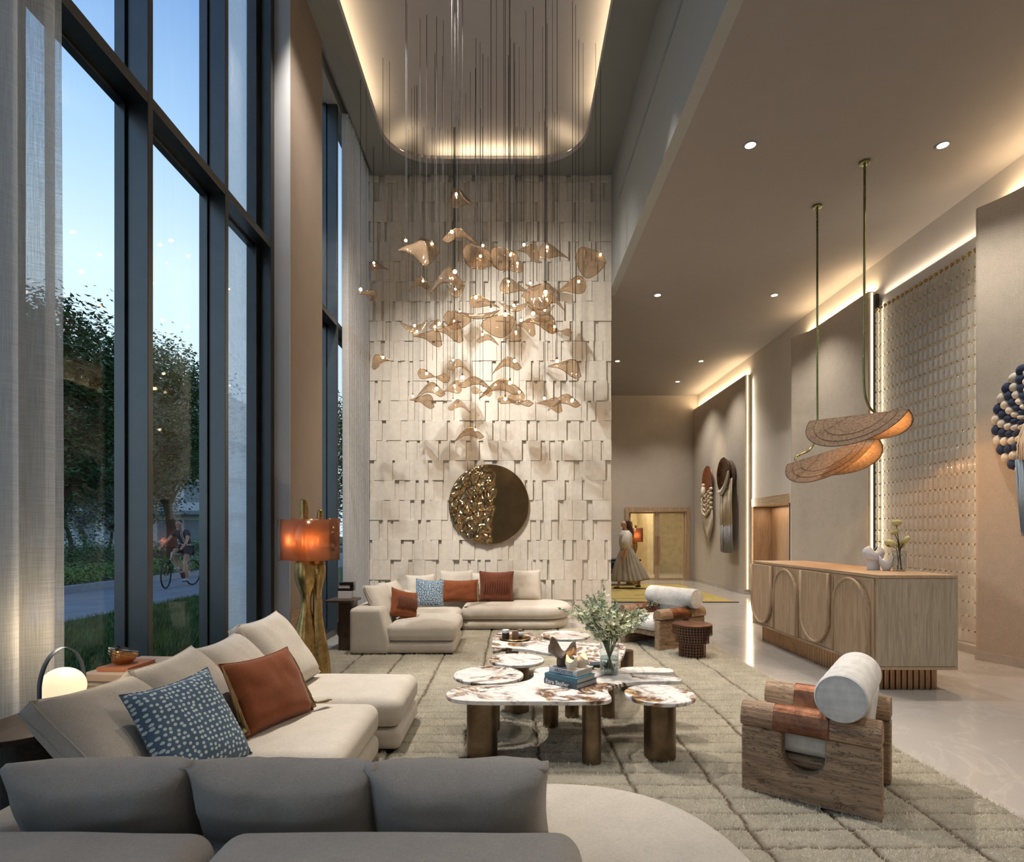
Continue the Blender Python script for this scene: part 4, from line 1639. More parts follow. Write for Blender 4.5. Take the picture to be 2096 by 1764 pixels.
# ================================================================== ARMCHAIRS
def armchair(lab, near_front, dirb, L, Wd, ss=1.0):
    """near_front: floor point of one side panel's front end; dirb: angle of the front-to-back direction; local X = backwards, Y = across"""
    t = thing('armchair', lab, 'armchair', (near_front[0], near_front[1], 0), dirb, group='chunky timber armchairs')
    th = .085
    zt = .372
    zb = .020
    for k, y in ((0, 0), (1, Wd - th)):
        # side board with a U-shaped cut-out, opening under the arm
        cx, rr = L * .47, L * .155
        pts = [(0, zb), (L, zb), (L, zt), (cx + rr, zt), (cx + rr, zt - .10)]
        for i in range(1, 16):
            a = PI * i / 16
            pts.append((cx + rr * math.cos(a), zt - .10 - rr * 1.05 * math.sin(a)))
        pts += [(cx - rr, zt - .10), (cx - rr, zt), (0, zt)]
        mt = Matrix(((1, 0, 0, 0), (0, 0, 1, 0), (0, 1, 0, 0), (0, 0, 0, 1)))
        MB().prism(pts, y, y + th, mat=mt).build('side_panel', 'rustic_wood', t, bevel=.012)
        # half-round log arm
        def arm_seg(x0, x1, gr, name, mat):
            pr = []
            for i in range(13):
                a = PI * i / 12
                pr.append((y + th / 2 + (.068 + gr) * math.cos(a), zt + .028 + (.098 + gr) * math.sin(a)))
            pr += [(y + th / 2 - .068 - gr, zt + .012 - gr), (y + th / 2 - .06 - gr, zt + .006 - gr), (y + th / 2 + .06 + gr, zt + .006 - gr), (y + th / 2 + .068 + gr, zt + .012 - gr)]
            m2 = Matrix(((0, 0, 1, 0), (1, 0, 0, 0), (0, 1, 0, 0), (0, 0, 0, 1)))
            return MB().prism(pr, x0, x1, mat=m2).build(name, mat, t, bevel=.008)
        a_ = arm_seg(-.0, L * 1.0, 0, 'arm_log', 'rustic_log')
        arm_seg(L * .25, L * .66, .004, 'leather_wrap', 'copper_leather')
    # seat sling and bolster
    ya, yb = th * .75 + .01, Wd - th * .75 - .01
    soft(t, 'seat_cushion', -.02, L * .80, ya, yb, .235, .375, .06, 'boucle', .015)
    soft(t, 'seat_support', .02, L * .86, th, Wd - th, .17, .232, .02, 'rustic_wood')
    # back panel rising to the roll
    m3 = Matrix.Translation((L * .80, 0, .34)) @ Matrix.Rotation(R(6), 4, 'Y')
    MB().rbox(-.045, .055, ya - .0, yb + .0, -.08, .26, .04, 4, 6, None, m3).build('back_cushion', 'boucle', t, smooth=True)
    rr = .118
    zc = .595
    xc = L * .74
    def roll(u, v):
        a = 2 * PI * u
        y = -.045 + (Wd + .09) * v
        return (xc + rr * math.cos(a), y, zc + rr * math.sin(a))
    q = MB()
    prof = []
    for i in range(7):
        b = PI / 2 * i / 6
        prof.append((rr - .018 * (1 - math.sin(b)), -.03 - .0 + .018 * (1 - math.cos(b)) - .018))
    q2 = [(1e-5, -.05), (rr * .6, -.052)] + [(rr - .014 * (1 - math.sin(PI / 2 * i / 5)), -.048 + .014 * (1 - math.cos(PI / 2 * i / 5))) for i in range(6)]
    H_ = Wd + .05
    for k in range(1, 12):
        q2.append((rr + .0015 * math.sin(k * 2.1), -.034 + (H_ - .0) * k / 12))
    q2 += [(rr - .014 * (1 - math.cos(PI / 2 * i / 5)), H_ - .03 + .014 * math.sin(PI / 2 * i / 5)) for i in range(6)] + [(rr * .6, H_ - .012), (1e-5, H_ - .014)]
    m4 = Matrix(((1, 0, 0, xc), (0, 0, 1, 0), (0, 1, 0, zc), (0, 0, 0, 1)))
    o = MB().lathe(q2, (0, 0, 0), 48, mat=m4).build('bolster', 'boucle', t, smooth=True)
    pm = MB()
    for yy in (-.046, H_ - .018):
        pm.tube([(xc + (rr - .008) * math.cos(a_ * PI / 20), yy, zc + (rr - .008) * math.sin(a_ * PI / 20)) for a_ in range(41)], .004, 6, caps=False)
    pm.build('piping', 'boucle', o, smooth=True)
    MB().box(L - .12, L - .05, th, Wd - th, .17, .24).build('rear_rail', 'rustic_wood', t, bevel=.004)
    return t


armchair('near timber armchair with copper-brown leather arm wraps and white bolster', (1.235, 3.16), R(-36.7), .645, .60)
far_ch = armchair('far timber armchair with white bolster, behind the mesh stool', (1.72, 6.82), math.atan2(.55, .835), .80, .66)

# mesh stool
t = thing('stool', 'stepped round brown stool of copper wire mesh beside the far armchair', 'stool', (2.01, 6.54, .024))
MB().lathe([(1e-5, .348), (.205, .348), (.214, .352), (.214, .360), (.205, .364), (1e-5, .364)], (0, 0, 0), 48).build('seat', 'copper_leather', t, smooth=True, angle=40)
tiers = ((0, .16, .142), (.16, .25, .178), (.25, .345, .212))
core = MB()
for z0, z1, r in tiers:
    core.cyl(0, 0, z0, z1, r - .02, 40)
core.build('core', 'dark_pot', t)
for z0, z1, r in tiers:
    q = MB()
    n = int(r * 2 * PI / .031)
    for k in range(n):
        a = 2 * PI * k / n
        q.box(-.003, .003, -.003, .003, z0, z1, Matrix.Translation((r * math.cos(a), r * math.sin(a), 0)) @ Matrix.Rotation(a, 4, 'Z'))
    m_ = max(3, int(round((z1 - z0) / .031)))
    for k in range(m_ + 1):
        z = z0 + (z1 - z0) * k / m_
        q.lathe([(r - .004, z - .002), (r + .003, z - .002), (r + .003, z + .002), (r - .004, z + .002)], (0, 0, 0), 48, closed=True)
    q.build('mesh_tier', 'stool_wire', t)

# ================================================================== FLOOR LAMP
def floor_lamp(lab, loc, rz=0):
    t = thing('floor_lamp', lab, 'lamp', loc, rz)
    k1 = [(.0, .135), (.13, .132), (.36, .115), (.50, .092), (.62, .064), (.74, .046), (.83, .050), (.90, .078), (.98, .098), (1.08, .097), (1.16, .082), (1.28, .05), (1.42, .044), (1.60, .042), (1.69, .038), (1.705, .026)]
    k2 = [(.0, .105), (.13, .100), (.36, .078), (.50, .060), (.62, .046), (.74, .038), (.83, .038), (.92, .052), (1.0, .066), (1.08, .066), (1.16, .045), (1.28, .036), (1.42, .032), (1.54, .030), (1.595, .028), (1.61, .018)]
    for k, (xs, pr, sy) in enumerate(((-.055, k1, .85), (.085, k2, .85))):
        pts = catmull([(z, r, 0) for z, r in pr], 4, closed=False)
        q = MB()
        prof = [(max(p.y, .002), p.x) for p in pts]
        prof = [(1e-5, 0)] + prof + [(1e-5, prof[-1][1] + .004)]
        vs = MB().lathe(prof, (0, 0, 0), 32, 1, sy)
        # centre line leans with the profile so both limbs hug
        vs.v = [(x + xs * (.62 + .38 * abs(z - .8) / .8), y + (.03 if k else 0), z) for x, y, z in vs.v]
        vs.build('column', 'brass', t, smooth=True)
    def shade(rx, ry, lob, z0, z1, open0, open1):
        def fn(u, v):
            a = open0 + (open1 - open0) * u
            rr = 1 + lob * math.cos(4 * a)
            return (rx * rr * math.cos(a), ry * rr * math.sin(a), z0 + (z1 - z0) * v)
        return fn
    MB().grid(shade(.255, .20, .05, 1.148, 1.52, 0, 2 * PI), 64, 2).build('shade', 'amber_acrylic', t, smooth=True, solid=.004)
    q = MB().grid(shade(.285, .16, .02, 1.140, 1.525, R(150), R(210)), 16, 2)
    q.build('outer_panel', 'clear_acrylic', t, smooth=True, solid=.003)
    MB().grid(shade(.262, .17, .02, 1.150, 1.53, R(-38), R(38)), 16, 2).build('outer_panel', 'amber_acrylic', t, smooth=True, solid=.003)
    for x in (-.12, .05):
        b = MB().sphere((x, -.10, 1.30), .022, 16, 10).build('bulb', 'lamp_bulb', t, smooth=True)
    MB().tube([(-.12, -.10, 1.28), (-.055, -.04, 1.24)], .006, 6).tube([(.05, -.10, 1.28), (0.0, -.04, 1.24)], .006, 6).build('bulb_holder', 'brass', t)
    m_ = Matrix.Translation(loc) @ Matrix.Rotation(rz, 4, 'Z')
    for x in (-.12, .05):
        light('POINT', m_ @ Vector((x, -.13, 1.33)), power=4, color=(1, .68, .40), size=.02, name='floor_lamp_light')
    return t


floor_lamp('sculpted brass floor lamp with amber acrylic shade, left of the rear seating', (-1.86, 5.40, .0))
floor_lamp('distant brass floor lamp with amber shade behind the walking woman', (3.28, 15.9, 0))

# ================================================================== CONSOLE, GLOBE LAMP, BOOKS, BOWL
t = thing('console_table', 'low dark wood console with rounded ends behind the near sofa', 'table', (0, 0, 0))
con = round_outline(-2.25, -1.90, 2.28, 4.27, .17, 10)
MB().prism(con, .555, .58, bev=.004).build('tabletop', 'dark_wood', t)
MB().prism(round_outline(-2.20, -1.96, 2.42, 2.80, .11, 8), 0, .555).build('pedestal', 'dark_wood', t)
MB().prism(round_outline(-2.20, -1.96, 3.75, 4.13, .11, 8), 0, .555).build('pedestal', 'dark_wood', t)
CZ = .58
GX, GY = -2.085, 2.72
t = thing('globe_lamp', 'glowing oval globe table lamp with leather strap handle on the console', 'lamp', (GX, GY, CZ))
MB().lathe([(1e-5, 0), (.072, 0), (.075, .004), (.072, .012), (1e-5, .014)], (0, 0, 0), 40).build('base', 'black_metal', t, smooth=True, angle=40)
MB().sphere((0, 0, .104), .093, 40, 24, 1, 1, .97).build('globe', 'opal_globe', t, smooth=True)
pts = []
for i in range(29):
    a = PI * i / 28
    pts.append((-.066 * math.cos(a), 0, .012 + .10 + .175 * math.sin(a)) if 0 < i < 28 else (-.066 if i == 0 else .066, 0, .012))
def strap(u, v):
    n = len(pts) - 1
    i = min(n - 1, int(u * n)); f_ = u * n - i
    p = Vector(pts[i]).lerp(Vector(pts[i + 1]), f_)
    return (p.x * 1.05, -.014 + .028 * v, p.z)
hm = MB().grid(strap, 56, 2)
hm.v = [tuple(Matrix.Rotation(R(78), 4, 'Z') @ Vector(v)) for v in hm.v]
hm.v = [(x * 1, y * 1.72, z) for x, y, z in hm.v]
hm.build('strap_handle', 'dark_leather', t, smooth=True, solid=.003)
light('POINT', (GX, GY - .0, CZ + .36), power=4, color=(1, .78, .5), size=.05, name='globe_lamp_light')
book('thick brown-edged book, bottom of the console stack', (-2.20, 3.00, CZ), R(-4), .30, .42, .034, 'pink_book', 'paper', group=None)
book('pale tan book, second from the bottom of the console stack', (-2.205, 3.01, CZ + .035), R(-2), .29, .40, .026, 'paper', 'paper')
book('pale pink book with printed spine, directly under the small orange book', (-2.21, 3.0, CZ + .0615), R(-5), .31, .44, .036, 'pink_book', 'paper')
book('small terracotta orange book on top of the console stack', (-2.16, 3.05, CZ + .098), R(-3), .17, .22, .020, 'terracotta_book', 'terracotta_book')
t = thing('glass_bowl', 'ribbed amber glass bowl tilted on the orange book', 'bowl', (-2.10, 3.13, CZ + .119), rot=(R(-8), R(17), 0))
pr = []
for i in range(20):
    a = i / 19
    r = .020 + .050 * math.sin(a * PI / 2) ** .8
    pr.append((r + .0022 * math.sin(i * 2.2) * (i > 5), .078 * a ** 1.25))
q = MB().lathe([(1e-5, .0)] + pr, (0, 0, 0), 48)
q.build('bowl_body', 'smoked_amber', t, smooth=True, solid=.004)

# far end table with a sculpture
t = thing('end_table', 'dark wood pedestal end table beside the far sofa arm', 'table', (-2.0, 6.95, 0))
MB().prism([(-.165, -.18), (.14, -.18), (.17, -.15), (.17, .17), (.14, .20), (-.13, .20), (-.165, .16)], .59, .615, bev=.003).build('tabletop', 'dark_wood', t)
MB().prism(round_outline(-.03, .14, -.12, .14, .03), 0, .59).build('pedestal', 'dark_wood', t)
q = MB()
for k in range(6):
    q.box(-.032 + .03 * k, -.016 + .03 * k, -.126, -.12, .2, .36)
q.build('fluting', 'dark_wood', t)
t = thing('block_sculpture', 'black and white stacked block sculpture on the dark end table', 'sculpture', (-1.98, 7.02, .615))
MB().box(-.09, .07, -.05, .05, 0, .09).build('lower_block', 'white_ceramic', t, bevel=.003)
MB().box(-.09, .09, -.05, .05, .092, .122).box(.05, .095, -.045, .045, .1, .16).build('middle_block', 'black_gloss', t, bevel=.003)
MB().box(-.08, .05, -.045, .045, .123, .158).build('upper_block', 'white_ceramic', t, bevel=.003)
MB().box(-.075, .095, -.05, .05, .159, .195).build('top_block', 'black_gloss', t, bevel=.003)

# ================================================================== WALL DISC
t = thing('wall_disc', 'large round gold disc, half crumpled and half smooth, on the tiled wall', 'wall art', (-.376, YB - .075, 1.856))
Rd = .655
def disc(u, v):
    a = 2 * PI * u
    r = Rd * v
    x, z = r * math.cos(a), r * math.sin(a)
    # boundary between crumpled and smooth runs as a crescent
    bx_ = .02 + .10 * math.sin(z * 3.2 + .4) - .14 * z + .05 * mnoise.noise((z * 7, 1, 1))
    k = max(0, min(1, (bx_ - x) / .10 + .5))
    n1 = 1 - abs(mnoise.noise((x * 6.5 + 3, z * 6.5, 1.5))) * 2.6
    n2 = 1 - abs(mnoise.noise((x * 13, z * 13 + 5, 4.5))) * 2
    d = .034 * max(0, n1) + .018 * n2
    e = max(0, min(1, (1 - v) / .04))
    return (x, -(.012 + k * d * (.35 + .65 * e)) if v < .999 else -.004, z)
q = MB().grid(disc, 260, 110)
o = q.build('disc_face', 'gold', t, smooth=True)
MB().lathe([(Rd - .01, 0), (Rd, -.006), (Rd, -.03), (Rd - .02, -.035)], (0, 0, 0), 96, mat=Matrix(((1, 0, 0, 0), (0, 0, -1, -.005), (0, 1, 0, 0), (0, 0, 0, 1)))).build('rim', 'gold', t, smooth=True)

# ================================================================== RECEPTION COUNTER
CXa, CXb, CYa, CYb = 3.19, 3.88, 5.10, 7.77
t = thing('reception_counter', 'pale oak reception counter with arched relief doors and fluted bronze plinth', 'counter', (0, 0, 0))
MB().box(CXa + .012, CXb - .002, CYa + .012, CYb - .012, .215, 1.0).build('body', 'oak', t)
MB().box(CXa + .0, CXb, CYa, CYa + .012, .235, .998).build('end_panel', 'oak_end', t, bevel=.0015)
MB().box(CXa + .03, CXb, CYb - .012, CYb, .235, .998).build('end_panel', 'oak_end', t, bevel=.0015)
MB().box(CXa, CXb, CYa, CYb, 1.002, 1.03).build('countertop', 'oak_flat', t, bevel=.002)
MB().box(CXa, CXb, CYa, CYb, .205, .230).build('bottom_rail', 'oak_flat', t, bevel=.002)
for k, (ya, yb, kind) in enumerate(((7.13, 7.765, 'u'), (6.475, 7.125, 'n'), (5.825, 6.47, 'u'), (5.165, 5.82, 'n'))):
    d = MB().box(CXa - .0, CXa + .012, ya + .003, yb - .003, .236, .992).build('door', 'oak', t, bevel=.001)
    w_ = .59 if k else .60
    y1 = yb - .02 if k else yb - .004
    y0 = y1 - w_
    r = w_ / 2 - .005
    cyv = (y0 + y1) / 2
    zt_, zb_ = (.992, .262) if kind == 'u' else (.968, .236)
    out = []
    if kind == 'u':
        out += [(y1, zt_)]
        for i in range(25):
            a = PI * i / 24
            out.append((cyv + w_ / 2 * math.cos(a), zb_ + r - r * math.sin(a)))
        out += [(y0, zt_)]
    else:
        out += [(y0, zb_)]
        for i in range(25):
            a = PI - PI * i / 24
            out.append((cyv + w_ / 2 * math.cos(a), zt_ - r + r * math.sin(a)))
        out += [(y1, zb_)]
    m5 = Matrix(((0, 0, -1, CXa), (1, 0, 0, 0), (0, 1, 0, 0), (0, 0, 0, 1)))
    MB().prism(out, 0, .026, mat=m5).build('relief_panel', 'oak', d, bevel=.006)
    rim = [Vector((CXa - .026, p[0] + (cyv - p[0]) * .07, p[1])) for p in out]
    MB().tube(rim, .016, 8).build('relief_rim', 'oak', d, smooth=True)
# fluted plinth
q = MB()
px0, px1, py0, py1 = 3.28, 3.81, 5.26, 7.67
q.box(px0 + .02, px1 - .02, py0 + .02, py1 - .02, 0, .205)
def flutes(x0_, y0_, x1_, y1_, n):
    for k in range(n):
        f_ = (k + .5) / n
        q.cyl(x0_ + (x1_ - x0_) * f_, y0_ + (y1_ - y0_) * f_, 0, .205, .026, 14)
flutes(px0 + .01, py0, px0 + .01, py1, 46)
flutes(px1 - .01, py0, px1 - .01, py1, 46)
flutes(px0, py0 + .01, px1, py0 + .01, 10)
flutes(px0, py1 - .01, px1, py1 - .01, 10)
q.build('fluted_plinth', 'bronze_flute', t, smooth=True, angle=40)

# things on the counter
t = thing('ceramic_vase', 'white two-lobed heart-like ceramic vase on the counter', 'vase', (3.60, 5.84, 1.03))
def heart(u, v):
    a = 2 * PI * u
    prof = [(0, .060), (.18, .062), (.32, .056), (.42, .060), (.60, .094), (.78, .104), (.90, .088), (1.0, .040)]
    for i in range(len(prof) - 1):
        if v <= prof[i + 1][0]:
            f_ = (v - prof[i][0]) / (prof[i + 1][0] - prof[i][0]); f_ = f_ * f_ * (3 - 2 * f_)
            r = prof[i][1] * (1 - f_) + prof[i + 1][1] * f_
            break
    c = math.cos(a)
    z = .19 * v + .045 * max(0, v - .45) * (abs(c) ** 1.4) * 2 - .012 * (1 - abs(c)) * max(0, v - .5)
    if v < .4: r *= 1 - .12 * (1 - abs(c)) * 1
    return (r * c * (1 + .08 * max(0, v - .5)), r * math.sin(a) * .62, z)
MB().grid(heart, 48, 30).build('vase_body', 'white_ceramic', t, smooth=True, solid=.004)
t = thing('ceramic_cup', 'small pale tulip-shaped ceramic cup beside the heart-like vase', 'cup', (3.665, 5.74, 1.03))
def cup(u, v):
    a = 2 * PI * u
    r = .030 + .034 * math.sin(min(1, v) * 1.9)
    top = .115 + .030 * math.cos(2 * a + .6)
    return (r * math.cos(a), r * math.sin(a) * .8, top * v)
q = MB().grid(cup, 40, 12); q.lathe([(1e-5, .001), (.03, .001)], (0, 0, 0), 20)
q.build('cup_body', 'white_ceramic', t, smooth=True, solid=.004)
VX, VY = 3.76, 5.69
t = thing('bud_vase', 'ribbed clear glass vase holding yellow flowers on the counter', 'vase', (VX, VY, 1.03))
def ribv(u, v):
    a = 2 * PI * u
    r = .050 + .003 * math.cos(14 * a) + .008 * v
    return (r * math.cos(a), r * math.sin(a), .195 * v)
q = MB().grid(ribv, 84, 6); q.lathe([(1e-5, .002), (.048, .002)], (0, 0, 0), 24)
q.build('glass_body', 'vase_glass', t, smooth=True, solid=.003)
heads = ((1835, 1070, 9.5, 5.70, 10), (1831, 1088, 9, 5.72, -25), (1821, 1112, 9.5, 5.68, 40), (1852, 1104, 10, 5.66, -30), (1843, 1115, 9.5, 5.74, 0))
for k, (hx, hy, hr, hY, tilt) in enumerate(heads):
    p = P(hx, hy, hY)
    lab = ('yellow ranunculus, topmost bloom in the counter vase', 'pale yellow ranunculus just below the topmost bloom', 'yellow ranunculus leaning left in the counter vase',
           'yellow ranunculus leaning right in the counter vase', 'yellow ranunculus low behind the others in the counter vase')[k]
    t = thing('ranunculus', lab, 'flower', (VX, VY, 1.035), group='yellow flowers in the counter vase')
    lp = p - Vector((VX, VY, 1.035))
    foot = Vector((rnd(-.02, .02), rnd(-.02, .02), .005))
    nk = Vector((lp.x * .25 + rnd(-.01, .01), 0, .19))
    pts_ = catmull([foot, nk, nk.lerp(lp, .5) + Vector((rnd(-.015, .015), 0, 0)), lp - Vector((0, 0, .02))], 6, closed=False)
    MB().tube(pts_, .0035, 6).build('stem', 'stem_dark', t, smooth=True)
    r = hr / 211
    q = MB()
    mt = Matrix.Translation(lp) @ Matrix.Rotation(R(tilt), 4, 'Y') @ Matrix.Rotation(R(-20), 4, 'X')
    for ring in range(5):
        rr = r * (1 - ring * .17)
        for j in range(7):
            a0 = 2 * PI * (j + ring * .5) / 7
            def pet(u, v, a0=a0, rr=rr, ring=ring):
                a = a0 + (u - .5) * 1.35
                e = -1.25 + (1.75 + ring * .16) * v
                return (rr * math.cos(e) * math.cos(a) * (1 + .04 * u), rr * math.cos(e) * math.sin(a) * (1 + .04 * u), rr * .72 * math.sin(e) + ring * .001)
            q.grid(pet, 5, 5, mat=mt)
    q.build('bloom', 'petal_yellow', t, smooth=True)

# ================================================================== RAFFIA PENDANTS
def raffia(lab, ceil, path, c, rad, tiltz, yaw, spread, droop, glow=(0, 0, 0)):
    """folded straw disc hanging from a bent brass rod; c = centre of the fold line"""
    t = thing('pendant_lamp', lab, 'pendant lamp', ceil, group='folded raffia pendants over the counter')
    MB().lathe([(1e-5, 0), (.055, 0), (.055, -.022), (.050, -.026), (1e-5, -.026)], (0, 0, 0), 32).build('ceiling_rose', 'green_brass', t, smooth=True, angle=40)
    pts = [Vector((0, 0, -.02))] + [Vector(p) - Vector(ceil) for p in path]
    straight = [pts[0], pts[0].lerp(pts[1], .5)]
    cur = catmull(pts[1:], 8, closed=False)
    MB().tube(straight + cur, .0125, 10).build('rod', 'green_brass', t, smooth=True)
    mt = Matrix.Translation(Vector(c) - Vector(ceil)) @ Matrix.Rotation(yaw, 4, 'Z') @ Matrix.Rotation(tiltz, 4, 'Y')
    def half(sgn):
        def fn(u, v):
            a = PI * u
            r = rad * v
            # radial pleats
            x = -r * math.cos(a)
            dn = r * math.sin(a)
            op = spread[0 if sgn < 0 else 1]
            y = sgn * dn * math.sin(op) + sgn * .012
            z = -dn * math.cos(op) * droop
            pl = .0022 * math.sin(u * 150) * v
            rid = .004 * (1 if abs(v - .62) < .02 or abs(v - .82) < .02 else 0)
            return (x, y + pl + sgn * rid + .0, z + .03 * (1 - abs(x / rad) ** 2) * 0)
        return fn
    for sgn, nm in ((-1, 'front_leaf'), (1, 'rear_leaf')):
        g = MB().grid(half(sgn), 220, 26, mat=mt)
        g.build(nm, 'raffia', t, smooth=True, solid=.003)
    MB().tube([mt @ Vector((-rad, 0, 0)), mt @ Vector((rad, 0, 0))], .013, 8).build('fold', 'raffia', t, smooth=True)
    rings = MB()
    for sgn in (-1, 1):
        for vv in (.62, .82, .995):
            rings.tube([mt @ (Vector(half(sgn)(i / 60, vv)) + Vector((0, sgn * .002, 0))) for i in range(61)], .0028, 5)
    rings.build('stitching', 'stem_dark', t, smooth=True)
    pb = Vector(ceil) + (mt @ Vector((rad * .35, .03, -.10)))
    MB().sphere(tuple(mt @ Vector((rad * .35, .03, -.085))), .03, 16, 10).build('bulb', 'lamp_bulb', t, smooth=True)
    light('POINT', pb + Vector((0, 0, -.02)), power=42, color=(1, .50, .17), size=.03, name='pendant_light')
    return t


Yl, Yu = 7.17, 6.32
raffia('lower folded raffia pendant on a bent brass rod above the counter', P(1673, 421, Yl),
       [P(1673, 800, Yl), P(1673, 875, Yl), P(1667, 905, Yl), P(1655, 922, Yl), P(1638, 930, Yl), P(1630, 934, Yl), P(1627, 942, Yl)],
       P(1697, 925, Yl), .56, R(-11), R(-58), (R(38), R(62)), .85)
raffia('upper folded raffia pendant on a brass rod, nearer the glass bead screen', P(1770, 331, Yu),
       [P(1769, 620, Yu), P(1768, 720, Yu), P(1769, 790, Yu), P(1776, 825, Yu), P(1790, 844, Yu), P(1808, 848, Yu), P(1822, 849, Yu), P(1830, 858, Yu)],
       P(1752, 852, Yu), .52, R(2.5), R(-58), (R(38), R(62)), .85)

# ================================================================== GLASS BEAD SCREEN
t = thing('glass_bead_screen', 'tall screen of vertical glass bead strands with brass links behind the counter', 'screen', (5.33, 6.55, 0))
NS = 23
zt0, zb0 = 4.62, .26
nl = 26
dz = (zt0 - zb0) / nl
def strand_profile():
    pr = [(1e-5, zb0)]
    for k in range(nl):
        z0 = zb0 + k * dz
        for f_, r in ((.02, .009), (.10, .024), (.25, .030), (.5, .022), (.75, .030), (.90, .024), (.98, .009)):
            pr.append((r, z0 + dz * f_))
    pr.append((1e-5, zt0))
    return pr
sp = strand_profile()
jm = MB()
for k in range(nl + 1):
    jm.sphere((-.014, 0, zb0 + k * dz), .010, 8, 6)
base_strand = MB().lathe(sp, (0, 0, 0), 9).build('bead_strand', 'bead_glass', t, smooth=True)
base_j = jm.build('brass_links', 'brass', base_strand, smooth=True)
cap = MB().sphere((-.004, 0, zt0 + .03), .024, 12, 8).build('top_ball', 'brass', base_strand, smooth=True)
for k in range(1, NS):
    c = base_strand.copy(); COL.objects.link(c); c.parent = t
    c.location = (0, 2.0 * k / (NS - 1), 0)
    for ch in (base_j, cap):
        d = ch.copy(); COL.objects.link(d); d.parent = c
q = MB().box(.0, .05, 2.035, 2.10, 0, 4.9).build('edge_channel', 'black_metal', t)
MB().box(.072, .079, -.04, 2.03, .1, 4.7).build('backing_panel', 'white_wall', t)
MB().box(-.03, .06, -.04, 2.03, 0, .10).build('stone_base', 'stone_base', t)

# ================================================================== WALL HANGINGS
def mkdisc(r, ny, xx):
    return None


XW = 5.28
# left macrame: copper disc with knotted chevrons
t = thing('macrame_hanging', 'left wall hanging, copper disc with knotted cream chevrons and pointed fringe', 'wall hanging', (XW - .03, 15.6, 0))
mw = Matrix(((0, 0, -1, 0), (1, 0, 0, 0), (0, 1, 0, 0), (0, 0, 0, 1)))   # local (y, z, out)
c1 = 2.765
def dish(r, dep):
    return [(1e-5, 0), (r * .5, .004), (r * .9, dep * .7), (r, dep), (r + .01, dep), (r, dep - .02), (r * .6, -.015), (1e-5, -.02)]
MB().lathe(dish(.40, .045), (0, c1, .02), 48, mat=mw).build('copper_disc', 'copper_plate', t, smooth=True)
q = MB()
random.seed(31)
for row_ in range(5):
    zc_ = c1 - .36 - .125 * row_
    for s in (-1, 1):
        a = Vector((s * .38, zc_ + .16, .07)); b = Vector((0, zc_ - .05, .09))
        q.tube(catmull([a, a.lerp(b, .35) + Vector((0, -.02, .02)), a.lerp(b, .7) + Vector((0, -.02, .02)), b], 5, closed=False), [.034 + .010 * math.sin(i * 1.4) for i in range(16)], 8, mat=mw)
q.build('knotted_band', 'macrame', t, smooth=True)
q = MB()
for k in range(44):
    y = -.39 + .78 * k / 43
    z0 = c1 - .95 + abs(y) * .45
    L = .42 + .40 * (1 - abs(y) / .39)
    q.tube([Vector((y, z0, .06)), Vector((y * 1.02 + rnd(-.01, .01), z0 - L * .5, .05)), Vector((y * 1.0 + rnd(-.012, .012), z0 - L, .04))], [.013, .012, .005], 5, mat=mw)
q.build('fringe', 'macrame', t, smooth=True)
MB().sphere((.12, c1 - .10, .12), .05, 12, 8, mat=mw).tube([(.12, c1 - .14, .12), (.10, c1 - .42, .13)], [.045, .07], 10, mat=mw).build('tassel', 'macrame', t, smooth=True)

t = thing('macrame_hanging', 'right wall hanging, dark copper dish with long cream-to-grey fringe', 'wall hanging', (XW - .05, 14.12, 0))
c2 = 2.78
MB().lathe(dish(.42, .07), (0, c2, .08), 48, mat=mw).build('copper_dish', 'dark_copper', t, smooth=True)
MB().cyl(0, c2, -.02, .07, .36, 40, mat=mw).build('mount', 'bowl_wood', t)
q = MB()
def coil(u, v):
    y = .22 - .66 * u
    zt_ = c2 - .36 + .42 * u ** 1.8
    return (y, zt_ - .13 * v * (.4 + math.sin(PI * u)), .17 + .03 * math.sin(PI * v))
q.grid(coil, 30, 6, mat=mw)
q.build('woven_roll', 'white_wool', t, smooth=True, solid=.02)
q = MB(); q2_ = MB()
for k in range(54):
    u = k / 53
    y = .20 - .66 * u
    z0 = c2 - .44 + .34 * u ** 1.8
    zm = 1.55 + rnd(-.05, .05)
    zb_ = .93 + rnd(-.02, .01)
    dd = .12 + rnd(-.02, .02)
    q.tube([Vector((y, z0, dd)), Vector((y + rnd(-.01, .01), (z0 + zm) / 2, dd + .02)), Vector((y, zm, dd))], .012, 5, mat=mw)
    q2_.tube([Vector((y, zm + .01, dd)), Vector((y + rnd(-.01, .01), (zb_ + zm) / 2, dd)), Vector((y, zb_, dd - .01))], .0125, 5, mat=mw)
q.build('fringe', 'macrame', t, smooth=True)
tag(q2_.build('fringe_end', 'macrame_grey', t, smooth=True), 'grey-dyed lower fringe')

# navy and cream woven disc at the right edge
t = thing('woven_disc_hanging', 'large round navy and cream woven wall disc with blue fringe, at the right edge', 'wall hanging', (5.26, 5.72, 2.55))
RR = .62
rings_ = 7
for col_i, (nm, mt_) in enumerate((('navy_segments', 'navy_wool'), ('cream_segments', 'white_wool'))):
    q = MB()
    ns = 32
    for rg in range(rings_):
        r0 = RR * (rg + 1.2) / (rings_ + .7)
        for k in range(ns):
            if (k + (rg // 7)) % 2 != col_i:
                continue
            a = 2 * PI * (k + .5) / ns + rg * .10
            rr = r0
            wd = PI * rr / ns * .98
            q.sphere((0, 0, 0), 1, 8, 6, wd * 1.12, RR / rings_ * .60, .05, mat=mw @ Matrix.Translation((rr * math.cos(a), rr * math.sin(a), .05)) @ Matrix.Rotation(a - PI / 2, 4, 'Z'))
    q.build(nm, mt_, t, smooth=True)
